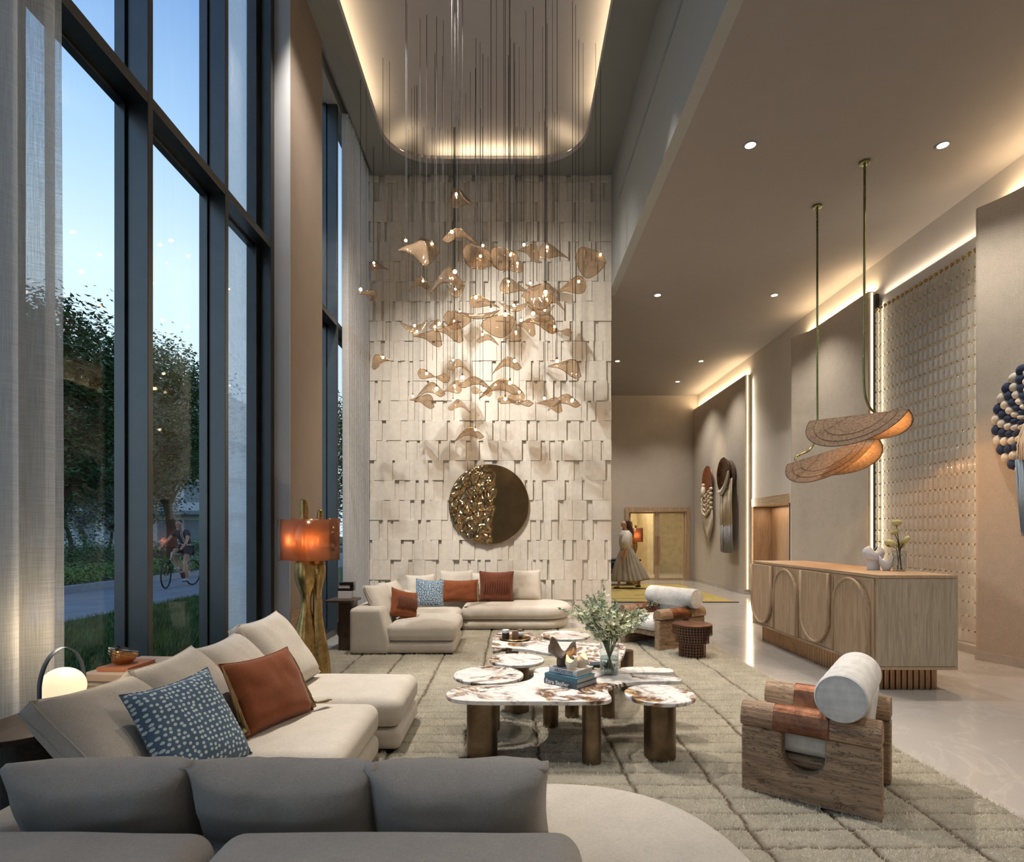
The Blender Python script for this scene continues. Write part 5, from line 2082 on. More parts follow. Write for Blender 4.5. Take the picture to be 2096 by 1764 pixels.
MB().lathe([(1e-5, 0), (RR * .98, 0), (RR * .98, .04), (1e-5, .04)], (0, 0, 0), 48, mat=mw).build('backing', 'navy_wool', t)
q = MB(); qb = MB()
for k in range(120):
    y = rnd(-.30, .24)
    z0 = rnd(-.05, .12) - .2 * abs(y)
    q.tube([Vector((y * .5, z0, .11)), Vector((y * .8, z0 - .22, .15 + rnd(-.02, .02))), Vector((y, -.42, .12 + rnd(-.02, .02)))], .009, 5, mat=mw)
    qb.tube([Vector((y, -.41, .12 + rnd(-.02, .02))), Vector((y * .95 + rnd(-.02, .02), -.8, .11)), Vector((y * .9 + rnd(-.02, .02), -1.12 + rnd(-.08, .05), .09))], [.010, .009, .004], 5, mat=mw)
q.build('cream_tassel', 'white_wool', t, smooth=True)
qb.build('blue_fringe', 'blue_fringe', t, smooth=True)
light('SPOT', (4.3, 5.2, 5.2), (5.3, 5.5, 2.2), 90, WARM, .05, angle=42, blend=.8, name='art_spot')
light('SPOT', (4.5, 14.9, 5.2), (5.3, 15.0, 1.9), 120, WARM, .05, angle=42, blend=.8, name='art_spot')

# ================================================================== GLASS PETAL CHANDELIER
TYPES = {
    'drop': ([(0, .55), (.10, .12), (.27, 0), (.5, .24), (.75, .62), (1, 1)], [(0, .55), (.04, .86), (.2, 1.0), (.45, .93), (.72, .84), (1, 1)]),
    'gull': ([(0, .66), (.2, .28), (.42, 0), (.62, .16), (.82, .54), (1, 1)], [(0, .66), (.16, .80), (.4, .60), (.65, .58), (.85, .80), (1, 1)]),
    'sheet': ([(0, .30), (.15, .02), (.42, .03), (.7, .14), (.9, .28), (1, .5)], [(0, .30), (.10, .72), (.32, 1.0), (.58, .95), (.85, .72), (1, .5)]),
    'wing': ([(0, .38), (.25, .22), (.5, .10), (.75, 0), (.92, .22), (1, .88)], [(0, .38), (.25, .44), (.45, .56), (.7, .88), (.88, 1.0), (1, .88)]),
    'bow': ([(0, .32), (.10, 0), (.35, .26), (.6, .70), (.86, 1), (1, .68)], [(0, .32), (.08, .70), (.35, .66), (.6, .54), (.86, .36), (1, .68)]),
    'smile': ([(0, 0), (.25, .34), (.5, .46), (.75, .32), (1, 0)], [(0, 0), (.2, .55), (.5, 1), (.8, .72), (1, 0)]),
}
PEND = [
    (633, 82, 798, 198, 'drop', 0, 677, 140, 'highest glass petal of the chandelier cluster'),
    (585, 342, 808, 442, 'gull', 0, 650, 388, 'arched glass petal, second highest, below the topmost one'),
    (302, 425, 500, 572, 'wing', 0, 357, 440, 'wide glass petal at upper left, behind a rounder petal'),
    (412, 413, 565, 572, 'sheet', 0, 523, 455, 'rounded glass petal at upper left, overlapping a wider one'),
    (112, 550, 240, 605, 'drop', 0, 150, 575, 'small glass petal at the far left, upper one by the curtain'),
    (715, 450, 900, 590, 'sheet', 0, 848, 470, 'square-cornered glass petal at upper centre, behind a bright droplet-shaped petal'),
    (780, 497, 938, 592, 'drop', 0, 832, 535, 'bright droplet-shaped petal in front of a square-cornered petal'),
    (890, 468, 1075, 600, 'sheet', 0, 1022, 530, 'tent-shaped glass petal at upper centre right'),
    (975, 550, 1103, 618, 'drop', 1, 1068, 577, 'small bright petal tucked below the tent-shaped petal'),
    (1072, 443, 1205, 552, 'wing', 0, 1110, 460, 'petal drooping right with bulb at its left tip, upper right'),
    (1208, 438, 1397, 528, 'drop', 0, 1257, 480, 'bright petal with long tail to the right, upper right'),
    (1447, 472, 1638, 648, 'sheet', 0, 1597, 528, 'largest folded glass petal at the upper far right'),
    (503, 598, 720, 757, 'gull', 1, 670, 640, 'broad petal sweeping down left, left of centre'),
    (368, 655, 502, 748, 'gull', 1, 465, 692, 'small pointed petal left of the broad sweeping one'),
    (610, 705, 730, 780, 'smile', 0, 672, 742, 'cupped little petal directly below the broad sweeping one'),
    (42, 737, 167, 803, 'wing', 0, 66, 747, 'leftmost glass petal of all, in front of the curtain'),
    (957, 662, 1150, 752, 'drop', 0, 1010, 700, 'bright petal with tail to the right, right of centre'),
    (1313, 652, 1508, 755, 'drop', 1, 1458, 700, 'bright petal with long tail to the lower left, far right'),
    (1100, 700, 1300, 850, 'sheet', 1, 1247, 768, 'large milky petal right of centre with bulb on upper edge'),
    (1120, 695, 1222, 740, 'smile', 0, 1150, 703, 'tiny petal peeking above the large milky petal'),
    (1222, 762, 1368, 862, 'gull', 0, 1255, 808, 'arched petal with tail to lower right, below the large milky petal'),
    (760, 772, 950, 845, 'drop', 0, 803, 800, 'bright petal with tail right, at the centre of the cluster'),
    (950, 812, 1140, 872, 'smile', 0, 1045, 852, 'thin upturned boat-shaped petal right of the centre'),
    (1135, 835, 1305, 900, 'smile', 0, 1242, 880, 'upturned petal with a low bulb, right of centre'),
    (1110, 900, 1320, 1010, 'wing', 0, 1168, 905, 'wide brown petal hanging right of centre'),
    (595, 878, 770, 985, 'sheet', 0, 700, 892, 'triangular petal with flat top edge, left of centre'),
    (660, 868, 950, 918, 'smile', 0, 900, 888, 'long thin curved petal spanning the centre'),
    (835, 895, 1048, 1035, 'sheet', 1, 990, 912, 'biggest opaque brown petal at the centre'),
    (308, 935, 485, 1010, 'smile', 0, 412, 980, 'upturned petal at middle left with bulb beneath'),
    (400, 1000, 580, 1097, 'wing', 0, 427, 1017, 'petal with bulb at left tip, drooping right, middle left'),
    (500, 930, 620, 1000, 'gull', 0, 570, 962, 'small arched petal behind two bright bulbs, middle left'),
    (532, 960, 715, 1070, 'wing', 0, 542, 988, 'petal fanning right from a bright bulb, middle left'),
    (600, 925, 690, 1000, 'gull', 1, 662, 945, 'short petal with bulb on its right shoulder, middle left'),
    (1060, 925, 1182, 1030, 'wing', 0, 1092, 942, 'rounded petal hanging below a bulb, middle right'),
    (980, 985, 1090, 1055, 'drop', 1, 1058, 1015, 'small bright petal with tail lower left, below the biggest'),
    (805, 1020, 945, 1088, 'gull', 0, 845, 1032, 'arched petal right underneath the biggest brown petal'),
    (1258, 960, 1418, 1030, 'bow', 0, 1305, 985, 'twisted bow-shaped petal at middle far right'),
    (133, 1157, 240, 1243, 'wing', 1, 208, 1180, 'lone rounded petal at lower far left'),
    (620, 1185, 762, 1265, 'gull', 0, 657, 1198, 'small arched petal, higher of a matching pair at lower centre left'),
    (910, 1172, 1093, 1270, 'gull', 1, 1050, 1205, 'arched petal with no neighbour, lower centre right'),
    (1267, 1188, 1475, 1300, 'wing', 0, 1320, 1208, 'large drooping petal at lower far right'),
    (428, 1248, 633, 1328, 'bow', 0, 490, 1287, 'twisted bow-shaped petal at lower left'),
    (410, 1335, 600, 1440, 'gull', 1, 553, 1382, 'arched petal at lower left over a hanging petal'),
    (375, 1415, 530, 1497, 'wing', 0, 400, 1428, 'hanging petal beneath the arched one at lower left'),
    (580, 1322, 708, 1397, 'drop', 1, 665, 1360, 'small bright petal joined by a thin tail, lower left centre'),
    (690, 1298, 905, 1380, 'gull', 0, 718, 1312, 'long arched petal with bulb at left tip, lower centre'),
    (775, 1360, 905, 1420, 'bow', 0, 848, 1378, 'small twisted petal in the lower centre'),
    (825, 1315, 1095, 1430, 'gull', 1, 1020, 1350, 'widest swooping petal, lower centre right'),
    (1005, 1395, 1115, 1470, 'sheet', 1, 1080, 1400, 'petal half hidden behind the low twisted petal, lower right centre'),
    (945, 1427, 1168, 1482, 'bow', 0, 990, 1450, 'wide low twisted bow-shaped petal, lower centre right'),
    (620, 1445, 765, 1525, 'gull', 0, 657, 1455, 'small arched petal, lower of a matching pair at lower centre left'),
    (1193, 1435, 1355, 1523, 'wing', 0, 1240, 1442, 'hanging petal with bulb at left, lower right'),
    (1267, 1410, 1472, 1508, 'gull', 1, 1418, 1455, 'arched petal overlapping its neighbour at lower right'),
    (665, 1625, 850, 1710, 'gull', 1, 800, 1643, 'lowest glass petal, hanging alone above the gold disc'),
]
random.seed(77)


def sample(c, t):
    for i in range(len(c) - 1):
        if t <= c[i + 1][0] + 1e-9:
            break
    i = min(i, len(c) - 2)
    p0, p1, p2, p3 = c[max(0, i - 1)], c[i], c[i + 1], c[min(len(c) - 1, i + 2)]
    h = p2[0] - p1[0]
    f_ = (t - p1[0]) / h
    m1 = (p2[1] - p0[1]) / max(.01, p2[0] - p0[0]) * h
    m2 = (p3[1] - p1[1]) / max(.01, p3[0] - p1[0]) * h
    if i == 0: m1 = (p2[1] - p1[1]) * 1.6
    if i == len(c) - 2: m2 = (p2[1] - p1[1]) * 1.2
    return (2 * f_ ** 3 - 3 * f_ ** 2 + 1) * p1[1] + (f_ ** 3 - 2 * f_ ** 2 + f_) * m1 + (-2 * f_ ** 3 + 3 * f_ ** 2) * p2[1] + (f_ ** 3 - f_ ** 2) * m2


def in_coffer(x, y):
    return CX0 + .05 < x < CX1 - .05 and y < CYF - .3


for k, (x0, y0, x1, y1, ty, flip, bx_, by_, lab) in enumerate(PEND):
    X0, X1, Y0_, Y1_ = 720 + x0 / 3.15, 720 + x1 / 3.15, 360 + y0 / 3.15, 360 + y1 / 3.15
    bxp, byp = 720 + bx_ / 3.15, 360 + by_ / 3.15
    wpx = X1 - X0
    Y = max(5.7, min(8.9, F * .37 / wpx + rnd(-.35, .35)))
    if k in (15, 37): Y = 7.6
    pc = P((X0 + X1) / 2, (Y0_ + Y1_) / 2, Y)
    wr = wpx * 1.03 * Y / F
    hr = (Y1_ - Y0_) * 1.12 * Y / F
    ztop = 7.50 if in_coffer(P(bxp, byp, Y).x, Y) else ZC
    t = thing('glass_petal_light', 'smoked glass pendant: ' + lab, 'pendant light', pc, group='glass petal pendants of the chandelier')
    top, bot = TYPES[ty]
    dep = min(.22, wr * .5) * (1 if k % 2 else -1)
    def fn(u, v):
        # v = across the leaf
        uu = .5 - .5 * math.cos(PI * u)
        a = sample(top, uu); b = sample(bot, uu)
        z = a + (b - a) * v
        uu2 = 1 - uu if flip else uu
        wdt = abs(b - a)
        yy = dep * (v - .5) * min(1, wdt * 2.2) + dep * .25 * math.sin(PI * v) * math.sin(PI * uu) + dep * .25 * math.sin(2 * PI * uu)
        return ((uu2 - .5) * wr + yy * pc.x / Y, yy, (.5 - z) * hr + yy * (pc.z - EYE) / Y)
    MB().grid(fn, 30, 10).build('glass_petal', 'petal_glass', t, smooth=True, solid=.006)
    rim = [Vector(fn(i / 40, 0)) for i in range(41)] + [Vector(fn(1 - i / 40, 1)) for i in range(1, 40)]
    MB().tube(rim + [rim[0]], .0032, 5, caps=False).build('petal_rim', 'smoked_amber', t, smooth=True)
    bp = P(bxp, byp, Y) - pc
    yb_ = -.03 - abs(dep) * .3
    MB().sphere((bp.x, yb_, bp.z), .016 if k % 3 else .020, 14, 8).build('bulb', 'bulb_glow', t, smooth=True)
    MB().cyl(bp.x, yb_, bp.z + .014, bp.z + .045, .008, 10).build('socket', 'brass', t)
    MB().tube([(bp.x, yb_, bp.z + .04), (bp.x, yb_, ztop - pc.z)], .0030, 5).build('suspension_wire', 'wire_black', t)
    bx2 = bp.x + rnd(-.09, .09) * (1 if k % 2 else -1)
    MB().tube([(bx2, yb_ + .05, bp.z + .01), (bx2, yb_ + .05, (7.50 if in_coffer(pc.x + bx2, Y) else ZC) - pc.z)], .0022, 5).build('suspension_wire', 'wire_black', t)

# ================================================================== PEOPLE
def skinned(name, verts, edges, mat, parent, sub=2):
    me = bpy.data.meshes.new(name)
    me.from_pydata([v[:3] for v in verts], edges, [])
    me.materials.append(M[mat])
    o = bpy.data.objects.new(name, me)
    COL.objects.link(o)
    o.parent = parent
    sk = o.modifiers.new('skin', 'SKIN')
    sk.use_smooth_shade = True
    me.skin_vertices.new() if hasattr(me.skin_vertices, 'new') and not me.skin_vertices else None
    sv = me.skin_vertices[0].data
    for i, v in enumerate(verts):
        r = v[3]
        sv[i].radius = (r, r) if not isinstance(r, tuple) else r
        sv[i].use_root = (i == 0)
    o.modifiers.new('smooth', 'SUBSURF').levels = sub
    o.modifiers[-1].render_levels = sub
    return o


class Sk:
    def __init__(s):
        s.v = []; s.e = []
    def add(s, p, r, parent=None):
        s.v.append((p[0], p[1], p[2], r))
        i = len(s.v) - 1
        if parent is not None:
            s.e.append((parent, i))
        return i
    def chain(s, pts, parent):
        for p, r in pts:
            parent = s.add(p, r, parent)
        return parent
    def hand(s, wrist, d, up, side, parent, curl=.4):
        """palm plus five fingers; d: direction of the hand, up: back of hand, side: thumb side"""
        d, up, side = [Vector(q).normalized() for q in (d, up, side)]
        w_ = Vector(wrist)
        palm = s.add(w_ + d * .045, (.030, .018), parent)
        pm = s.add(w_ + d * .075, (.030, .016), palm)
        for k, L in enumerate((.066, .074, .070, .055)):
            b = w_ + d * .085 + side * (.024 - .016 * k)
            i = s.add(b, .009, pm)
            i = s.add(b + d * L * .45 - up * L * .18 * curl, .0085, i)
            s.add(b + d * L * .8 - up * L * .6 * curl, .007, i)
        i = s.add(w_ + d * .035 + side * .030, .011, palm)
        i = s.add(w_ + d * .060 + side * .048 - up * .01, .010, i)
        s.add(w_ + d * .082 + side * .052 - up * .02, .008, i)


def face(t, body, c, f, up, skin_hair='dark_hair'):
    """small eyes, brows, ears as children; c = head centre, f = facing direction"""
    c, f, up = Vector(c), Vector(f).normalized(), Vector(up).normalized()
    s_ = f.cross(up)
    e = MB(); l = MB()
    for k in (-1, 1):
        e.sphere(tuple(c + f * .088 + s_ * .032 * k + up * .012), .009, 8, 6)
        l.sphere(tuple(c - f * .002 + s_ * .078 * k - up * .004), .020, 8, 6, .6, 1, 1.3)
    e.build('eyes', 'dark_hair', body, smooth=True)
    l.build('ears', 'skin', body, smooth=True)
    MB().sphere(tuple(c + f * .09 - up * .045), .014, 8, 6, 1, 1, .35).build('mouth', 'terracotta_book', body, smooth=True)


# --- walking woman (faces -X) -------------------------------------------------
WX, WY = 2.83, 14.6
t = thing('person', 'woman with long dark hair walking left in a white blouse and long taupe skirt', 'person', (WX, WY, 0.013))
b = Sk()
hip = b.add((0.02, 0, .93), (.115, .095))
ch = b.chain([((.01, 0, 1.08), (.095, .085)), ((-.01, 0, 1.24), (.115, .095)), ((-.005, 0, 1.36), (.10, .075))], hip)
nk = b.chain([((-.01, 0, 1.44), .045), ((-.03, 0, 1.50), .044)], ch)
hd = b.chain([((-.035, 0, 1.56), (.078, .068)), ((-.03, 0, 1.62), (.09, .078)), ((-.015, 0, 1.67), (.07, .062))], nk)
b.chain([((-.115, 0, 1.575), .018), ((-.128, 0, 1.565), .011)], b.add((-.09, 0, 1.585), .03, len(b.v) - 3))
for s, (ex, hx) in ((-1, ((-.05, 1.13), (-.10, .90))), (1, ((.10, 1.13), (.17, .92)))):
    y = s * .165
    i = b.add((-.0, y * .75, 1.37), .055, ch)
    i = b.chain([((.0, y, 1.34), .05), ((ex[0], y * 1.25, ex[1]), .036), (((ex[0] + hx[0]) / 2 - .01, y * 1.25, (ex[1] + hx[1]) / 2), .030), ((hx[0], y * 1.2, hx[1]), .022)], i)
    b.hand((hx[0], y * 1.2, hx[1]), (-.25, 0, -1), (0, s, 0), (-1, 0, 0), i)
for s, pts in ((-1, [((-.03, -.09, .82), .085), ((-.14, -.09, .48), .055), ((-.19, -.09, .10), .034), ((-.20, -.09, .045), .036), ((-.29, -.09, .025), .028)]),
               (1, [((.07, .09, .82), .085), ((.13, .09, .47), .055), ((.33, .09, .16), .034), ((.36, .09, .10), .034), ((.31, .09, .035), .028)])):
    b.chain(pts, hip)
body = skinned('body', b.v, b.e, 'skin', t)
face(t, body, (-.03, 0, 1.61), (-1, 0, -.05), (0, 0, 1))
# blouse, sleeves, skirt, hair
def tubeg(pts, n=10):
    return pts
def blouse(u, v):
    a = 2 * PI * u
    z = .98 + .46 * v
    rx = .125 + .035 * math.sin(v * 2.6) - .10 * max(0, v - .8) * 5 * .55
    ry = .125 + .055 * math.sin(v * 2.4) - .12 * max(0, v - .78) * 5 * .5
    p = 1 + .05 * math.sin(a * 9 + v * 4)
    return (rx * p * math.cos(a), ry * p * math.sin(a), z)
q = MB().grid(blouse, 48, 14)
q.build('blouse', 'white_blouse', t, smooth=True, solid=.004)
for s, (ex, hx) in ((-1, ((-.05, 1.13), (-.07, 1.02))), (1, ((.10, 1.13), (.13, 1.03)))):
    y = s * .165
    q = MB().tube(catmull([Vector((0, y * .8, 1.40)), Vector((.0, y * 1.05, 1.32)), Vector((ex[0], y * 1.3, ex[1] + .02)), Vector((hx[0], y * 1.28, hx[1]))], 5, closed=False), [.05, .06, .066, .072, .078, .085, .092, .098, .10, .10, .10, .098, .09, .075, .055, .042], 16)
    q.build('sleeve', 'white_blouse', t, smooth=True)
def skirt(u, v):
    a = 2 * PI * u
    z = 1.02 - .84 * v
    cx_ = .02 + .10 * v ** 1.5
    back = max(0, math.cos(a)) ** 1.5
    front = max(0, -math.cos(a)) ** 1.5
    rx = .115 + (.16 + .20 * back + .20 * front) * v ** .8
    ry = .115 + .17 * v
    p = 1 + (.015 + .05 * v) * math.sin(a * 17)
    return (cx_ + rx * p * math.cos(a), ry * p * math.sin(a), z + .05 * back * v)
MB().grid(skirt, 120, 16).build('skirt', 'taupe_skirt', t, smooth=True, solid=.004)
h = Sk()
r0 = h.add((-.005, 0, 1.685), (.085, .088))
i = h.chain([((.035, 0, 1.64), (.085, .082)), ((.075, 0, 1.56), (.07, .07)), ((.12, .0, 1.47), (.065, .065)), ((.15, 0, 1.37), (.06, .06)), ((.16, 0, 1.28), (.04, .045)), ((.155, 0, 1.22), (.015, .02))], r0)
skinned('hair', h.v, h.e, 'dark_hair', t)
for s, x_, z_ in ((-1, -.24, .03), (1, .33, .045)):
    MB().sphere((x_, s * .09, z_), .036, 12, 8, 2.1, .9, .7).build('shoe', 'black_gloss', t, smooth=True)

# --- cyclist and bicycle (heads towards -Y) --------------------------------------
bk = thing('bicycle', 'pale-framed city bicycle ridden along the path outside', 'bicycle', (-8.56, 15.72, -.005), R(-94.5))
# local X forward
hubF, hubR = Vector((1.08, 0, .345)), Vector((0, 0, .345))
def wheel(c, yaw, nm='wheel'):
    mt = Matrix.Translation(c) @ Matrix.Rotation(yaw, 4, 'Z') @ Matrix.Rotation(PI / 2, 4, 'X')
    w_ = MB().tube([mt @ Vector((.325 * math.cos(2 * PI * i / 48), .325 * math.sin(2 * PI * i / 48), 0)) for i in range(49)], .019, 8, caps=False).build(nm, 'tyre', bk, smooth=True)
    s_ = MB()
    for i in range(20):
        a = 2 * PI * i / 20
        s_.tube([mt @ Vector((.02 * math.cos(a + 1), .02 * math.sin(a + 1), .02 * (-1) ** i)), mt @ Vector((.31 * math.cos(a), .31 * math.sin(a), 0))], .0012, 4)
    s_.tube([mt @ Vector((0, 0, -.04)), mt @ Vector((0, 0, .04))], .016, 10)
    s_.build('spokes', 'stool_wire', w_)
wheel(hubF, R(16)); wheel(hubR, 0)
bb = Vector((.44, 0, .29)); seat = Vector((.25, 0, .90)); head = Vector((.86, 0, .86)); headb = Vector((.90, 0, .70))
q = MB()
for a_, b_, r_ in ((bb, seat, .016), (seat - Vector((-.01, 0, .06)), head, .016), (bb, headb, .019), (headb, head + Vector((-.01, 0, .06)), .02),
                   (hubR + Vector((0, .05, 0)), bb, .010), (hubR - Vector((0, .05, 0)), bb, .010), (hubR + Vector((0, .05, 0)), seat - Vector((-.03, 0, .08)), .009), (hubR - Vector((0, .05, 0)), seat - Vector((-.03, 0, .08)), .009)):
    q.tube([a_, b_], r_, 8)
q.build('frame', 'bike_frame', bk, smooth=True)
MB().tube([headb, Vector((1.0, .045, .60)), hubF + Vector((0, .05, 0))], .013, 8).tube([headb, Vector((1.0, -.045, .60)), hubF - Vector((0, .05, 0))], .013, 8).build('fork', 'black_metal', bk, smooth=True)
MB().tube([head + Vector((0, 0, .05)), Vector((.84, 0, .99)), Vector((.90, .0, 1.02))], .012, 8).tube([(.82, -.30, 1.04), (.88, -.15, 1.03), (.90, 0, 1.02), (.88, .15, 1.03), (.82, .30, 1.04)], .012, 8).build('handlebar', 'black_metal', bk, smooth=True)
MB().rbox(.12, .38, -.06, .06, .90, .95, .024, 3, 3).build('saddle', 'black_gloss', bk, smooth=True)
MB().cyl(0, 0, -.01, .01, .085, 24, mat=Matrix.Translation(bb + Vector((0, .03, 0))) @ Matrix.Rotation(PI / 2, 4, 'X')).tube([bb + Vector((0, .06, 0)), bb + Vector((.06, .09, -.15))], .008, 6).tube([bb - Vector((0, .06, 0)), bb + Vector((-.06, -.09, .15))], .008, 6).build('crankset', 'black_metal', bk)
MB().box(.45, .55, .07, .16, .13, .15).box(.33, .43, -.16, -.07, .43, .45).build('pedals', 'black_metal', bk)

cy_ = thing('person', 'man in dark striped T-shirt and shorts riding a bicycle outside', 'person', (-8.56, 15.72, -.005), R(-94.5))
b = Sk()
hip = b.add((.24, 0, 1.02), (.13, .12))
ch = b.chain([((.29, 0, 1.16), (.115, .10)), ((.38, 0, 1.30), (.135, .11)), ((.45, 0, 1.40), (.12, .09))], hip)
nk = b.chain([((.50, 0, 1.48), .055), ((.54, 0, 1.53), .052)], ch)
b.chain([((.575, 0, 1.585), (.075, .07)), ((.585, 0, 1.65), (.088, .078)), ((.57, 0, 1.70), (.07, .062))], nk)
b.chain([((.665, 0, 1.61), .018)], b.add((.645, 0, 1.625), .03, len(b.v) - 2))
for s in (-1, 1):
    i = b.add((.47, s * .15, 1.41), .06, ch)
    i = b.chain([((.49, s * .19, 1.38), .055), ((.64, s * .26, 1.20), .038), ((.74, s * .29, 1.12), .034), ((.80, s * .29, 1.07), .026)], i)
    b.hand((.80, s * .29, 1.07), (.8, 0, -.35), (0, 0, 1), (0, -s, 0), i, 1.2)
legL = [((.36, .10, .94), .095), ((.46, .11, .72), .068), ((.50, .11, .60), .058), ((.44, .115, .40), .052), ((.42, .115, .24), .036), ((.44, .115, .205), .036), ((.54, .115, .185), .030)]
legR = [((.38, -.10, 1.02), .095), ((.58, -.11, .93), .070), ((.66, -.11, .88), .06), ((.54, -.115, .70), .052), ((.42, -.115, .55), .036), ((.42, -.115, .50), .034), ((.50, -.115, .475), .030)]
b.chain(legL, hip); b.chain(legR, hip)
body = skinned('body', b.v, b.e, 'skin', cy_)
face(cy_, body, (.585, 0, 1.64), (1, 0, -.1), (0, 0, 1))
sh = Sk()
r0 = sh.add((.25, 0, 1.04), (.145, .135))
c_ = sh.chain([((.29, 0, 1.16), (.135, .12)), ((.38, 0, 1.31), (.155, .13)), ((.46, 0, 1.42), (.13, .095))], r0)
for s in (-1, 1):
    sh.chain([((.48, s * .15, 1.42), .075), ((.50, s * .20, 1.37), .07), ((.56, s * .235, 1.29), .062)], c_)
shirt = skinned('t_shirt', sh.v, sh.e, 'grey_shirt', cy_)
q = MB()
for s in (.05, .09):
    q.tube(catmull([Vector((.50, s, 1.505)), Vector((.575, s, 1.38)), Vector((.52, s + .02, 1.22)), Vector((.42, s + .03, 1.06))], 5, closed=False), .007, 5)
q.build('stripes', 'shirt_stripe', shirt, smooth=True)
so = Sk()
r0 = so.add((.24, 0, 1.0), (.15, .135))
so.chain([((.36, .10, .93), .115), ((.44, .11, .76), .095)], r0)
so.chain([((.38, -.10, 1.0), .115), ((.56, -.11, .93), .09)], r0)
skinned('shorts', so.v, so.e, 'grey_shorts', cy_)
h = Sk(); r0 = h.add((.575, 0, 1.70), (.088, .082)); h.chain([((.52, 0, 1.67), (.07, .075)), ((.505, 0, 1.60), (.04, .055))], r0)
skinned('hair', h.v, h.e, 'brown_hair', cy_)
for (x, y, z) in ((.50, .115, .175), (.47, -.115, .468)):
    MB().sphere((x, y, z), .045, 12, 8, 2.6, 1, .8).build('shoe', 'blue_shoe', cy_, smooth=True)
MB().cyl(0, 0, -.015, .015, .033, 12, mat=Matrix.Translation((.765, .29, 1.095)) @ Matrix.Rotation(R(60), 4, 'Y')).build('wristwatch', 'black_gloss', cy_)

# dark lounge chair by the far wall
t = thing('lounge_chair', 'black-framed lounge chair with round navy cushion beside the walking woman', 'chair', (2.75, 15.6, .013), R(0))
for x, y in ((-.38, -.3), (.58, -.3), (-.38, .3), (.58, .3)):
    MB().tube([(x, y, 0), (x, y, .66)], .018, 8).build('leg', 'black_metal', t)
for y in (-.3, .3):
    MB().tube([(-.42, y, .67), (.62, y, .67)], .022, 8).build('armrest', 'black_metal', t)
MB().box(-.38, .58, -.3, -.27, .32, .36).box(-.38, .58, .27, .3, .32, .36).box(-.38, -.34, -.3, .3, .32, .36).box(.54, .58, -.3, .3, .32, .36).build('seat_frame', 'black_metal', t)
MB().rbox(-.36, .56, -.27, .27, .36, .44, .03, 3, 4).build('seat_cushion', 'dark_leather', t, smooth=True)
MB().lathe([(1e-5, -.25), (.14, -.25), (.16, -.22), (.16, .22), (.14, .25), (1e-5, .25)], (0, 0, 0), 28, mat=Matrix.Translation((-.12, 0, .56)) @ Matrix.Rotation(PI / 2, 4, 'X')).build('roll_cushion', 'dark_leather', t, smooth=True)

# ================================================================== PLANTING OUTSIDE
def leaves(mb, c, spread, n, size, flat=1.0):
    for _ in range(n):
        d = Vector((random.gauss(0, 1), random.gauss(0, 1), random.gauss(0, flat))) * spread * .5
        p = c + d
        a = rnd(0, 2 * PI)
        dn = Vector((math.cos(a), math.sin(a), rnd(-.9, .25))).normalized()
        sd = dn.cross(Vector((rnd(-.4, .4), rnd(-.4, .4), 1))).normalized()
        L = size * rnd(.7, 1.25)
        m_ = p + dn * L * .5
        up = Vector((0, 0, .12 * L))
        o = len(mb.v)
        mb.v += [tuple(p), tuple(m_ + sd * L * .27 - up), tuple(p + dn * L), tuple(m_ - sd * L * .27 - up)]
        mb.f += [(o, o + 1, o + 2), (o, o + 2, o + 3)]


def tree(name, label, x, y, h, zc, rx, rz, nclus, nleaf, size, mat, trunk_r=.16, seed=0, clus=.55, group=None, bend=0):
    random.seed(seed)
    t = thing(name, label, 'tree', (x, y, 0), group=group)
    lm = MB(); bm_ = MB()
    top = Vector((bend, 0, zc))
    trunk = catmull([Vector((0, 0, -.1)), Vector((bend * .3 + .1, .05, zc * .3)), Vector((bend * .7 - .05, 0, zc * .65)), top + Vector((0, 0, rz * .5))], 5, closed=False)
    bm_.tube(trunk, [trunk_r * (1 - .8 * i / len(trunk)) for i in range(len(trunk))], 9)
    for k in range(nclus):
        while True:
            d = Vector((rnd(-1, 1), rnd(-1, 1), rnd(-1, 1)))
            if .25 < d.length < 1:
                break
        d = d * (1 if d.length > .6 else 1.4)
        c = Vector((d.x * rx, d.y * rx, d.z * rz)) + Vector((bend, 0, zc))
        c.x += .25 * rx * mnoise.noise((c.z * .8, seed, 0))
        leaves(lm, c, clus * rnd(.7, 1.3), nleaf, size, .65)
        i = int(len(trunk) * rnd(.45, .95))
        s0 = trunk[min(i, len(trunk) - 1)]
        bm_.tube([s0, s0.lerp(c, .5) + Vector((0, 0, .12)), c], [trunk_r * .28, trunk_r * .16, .012], 5)
    lm.build('foliage', mat, t)
    bm_.build('trunk', 'bark', t, smooth=True)
    return t


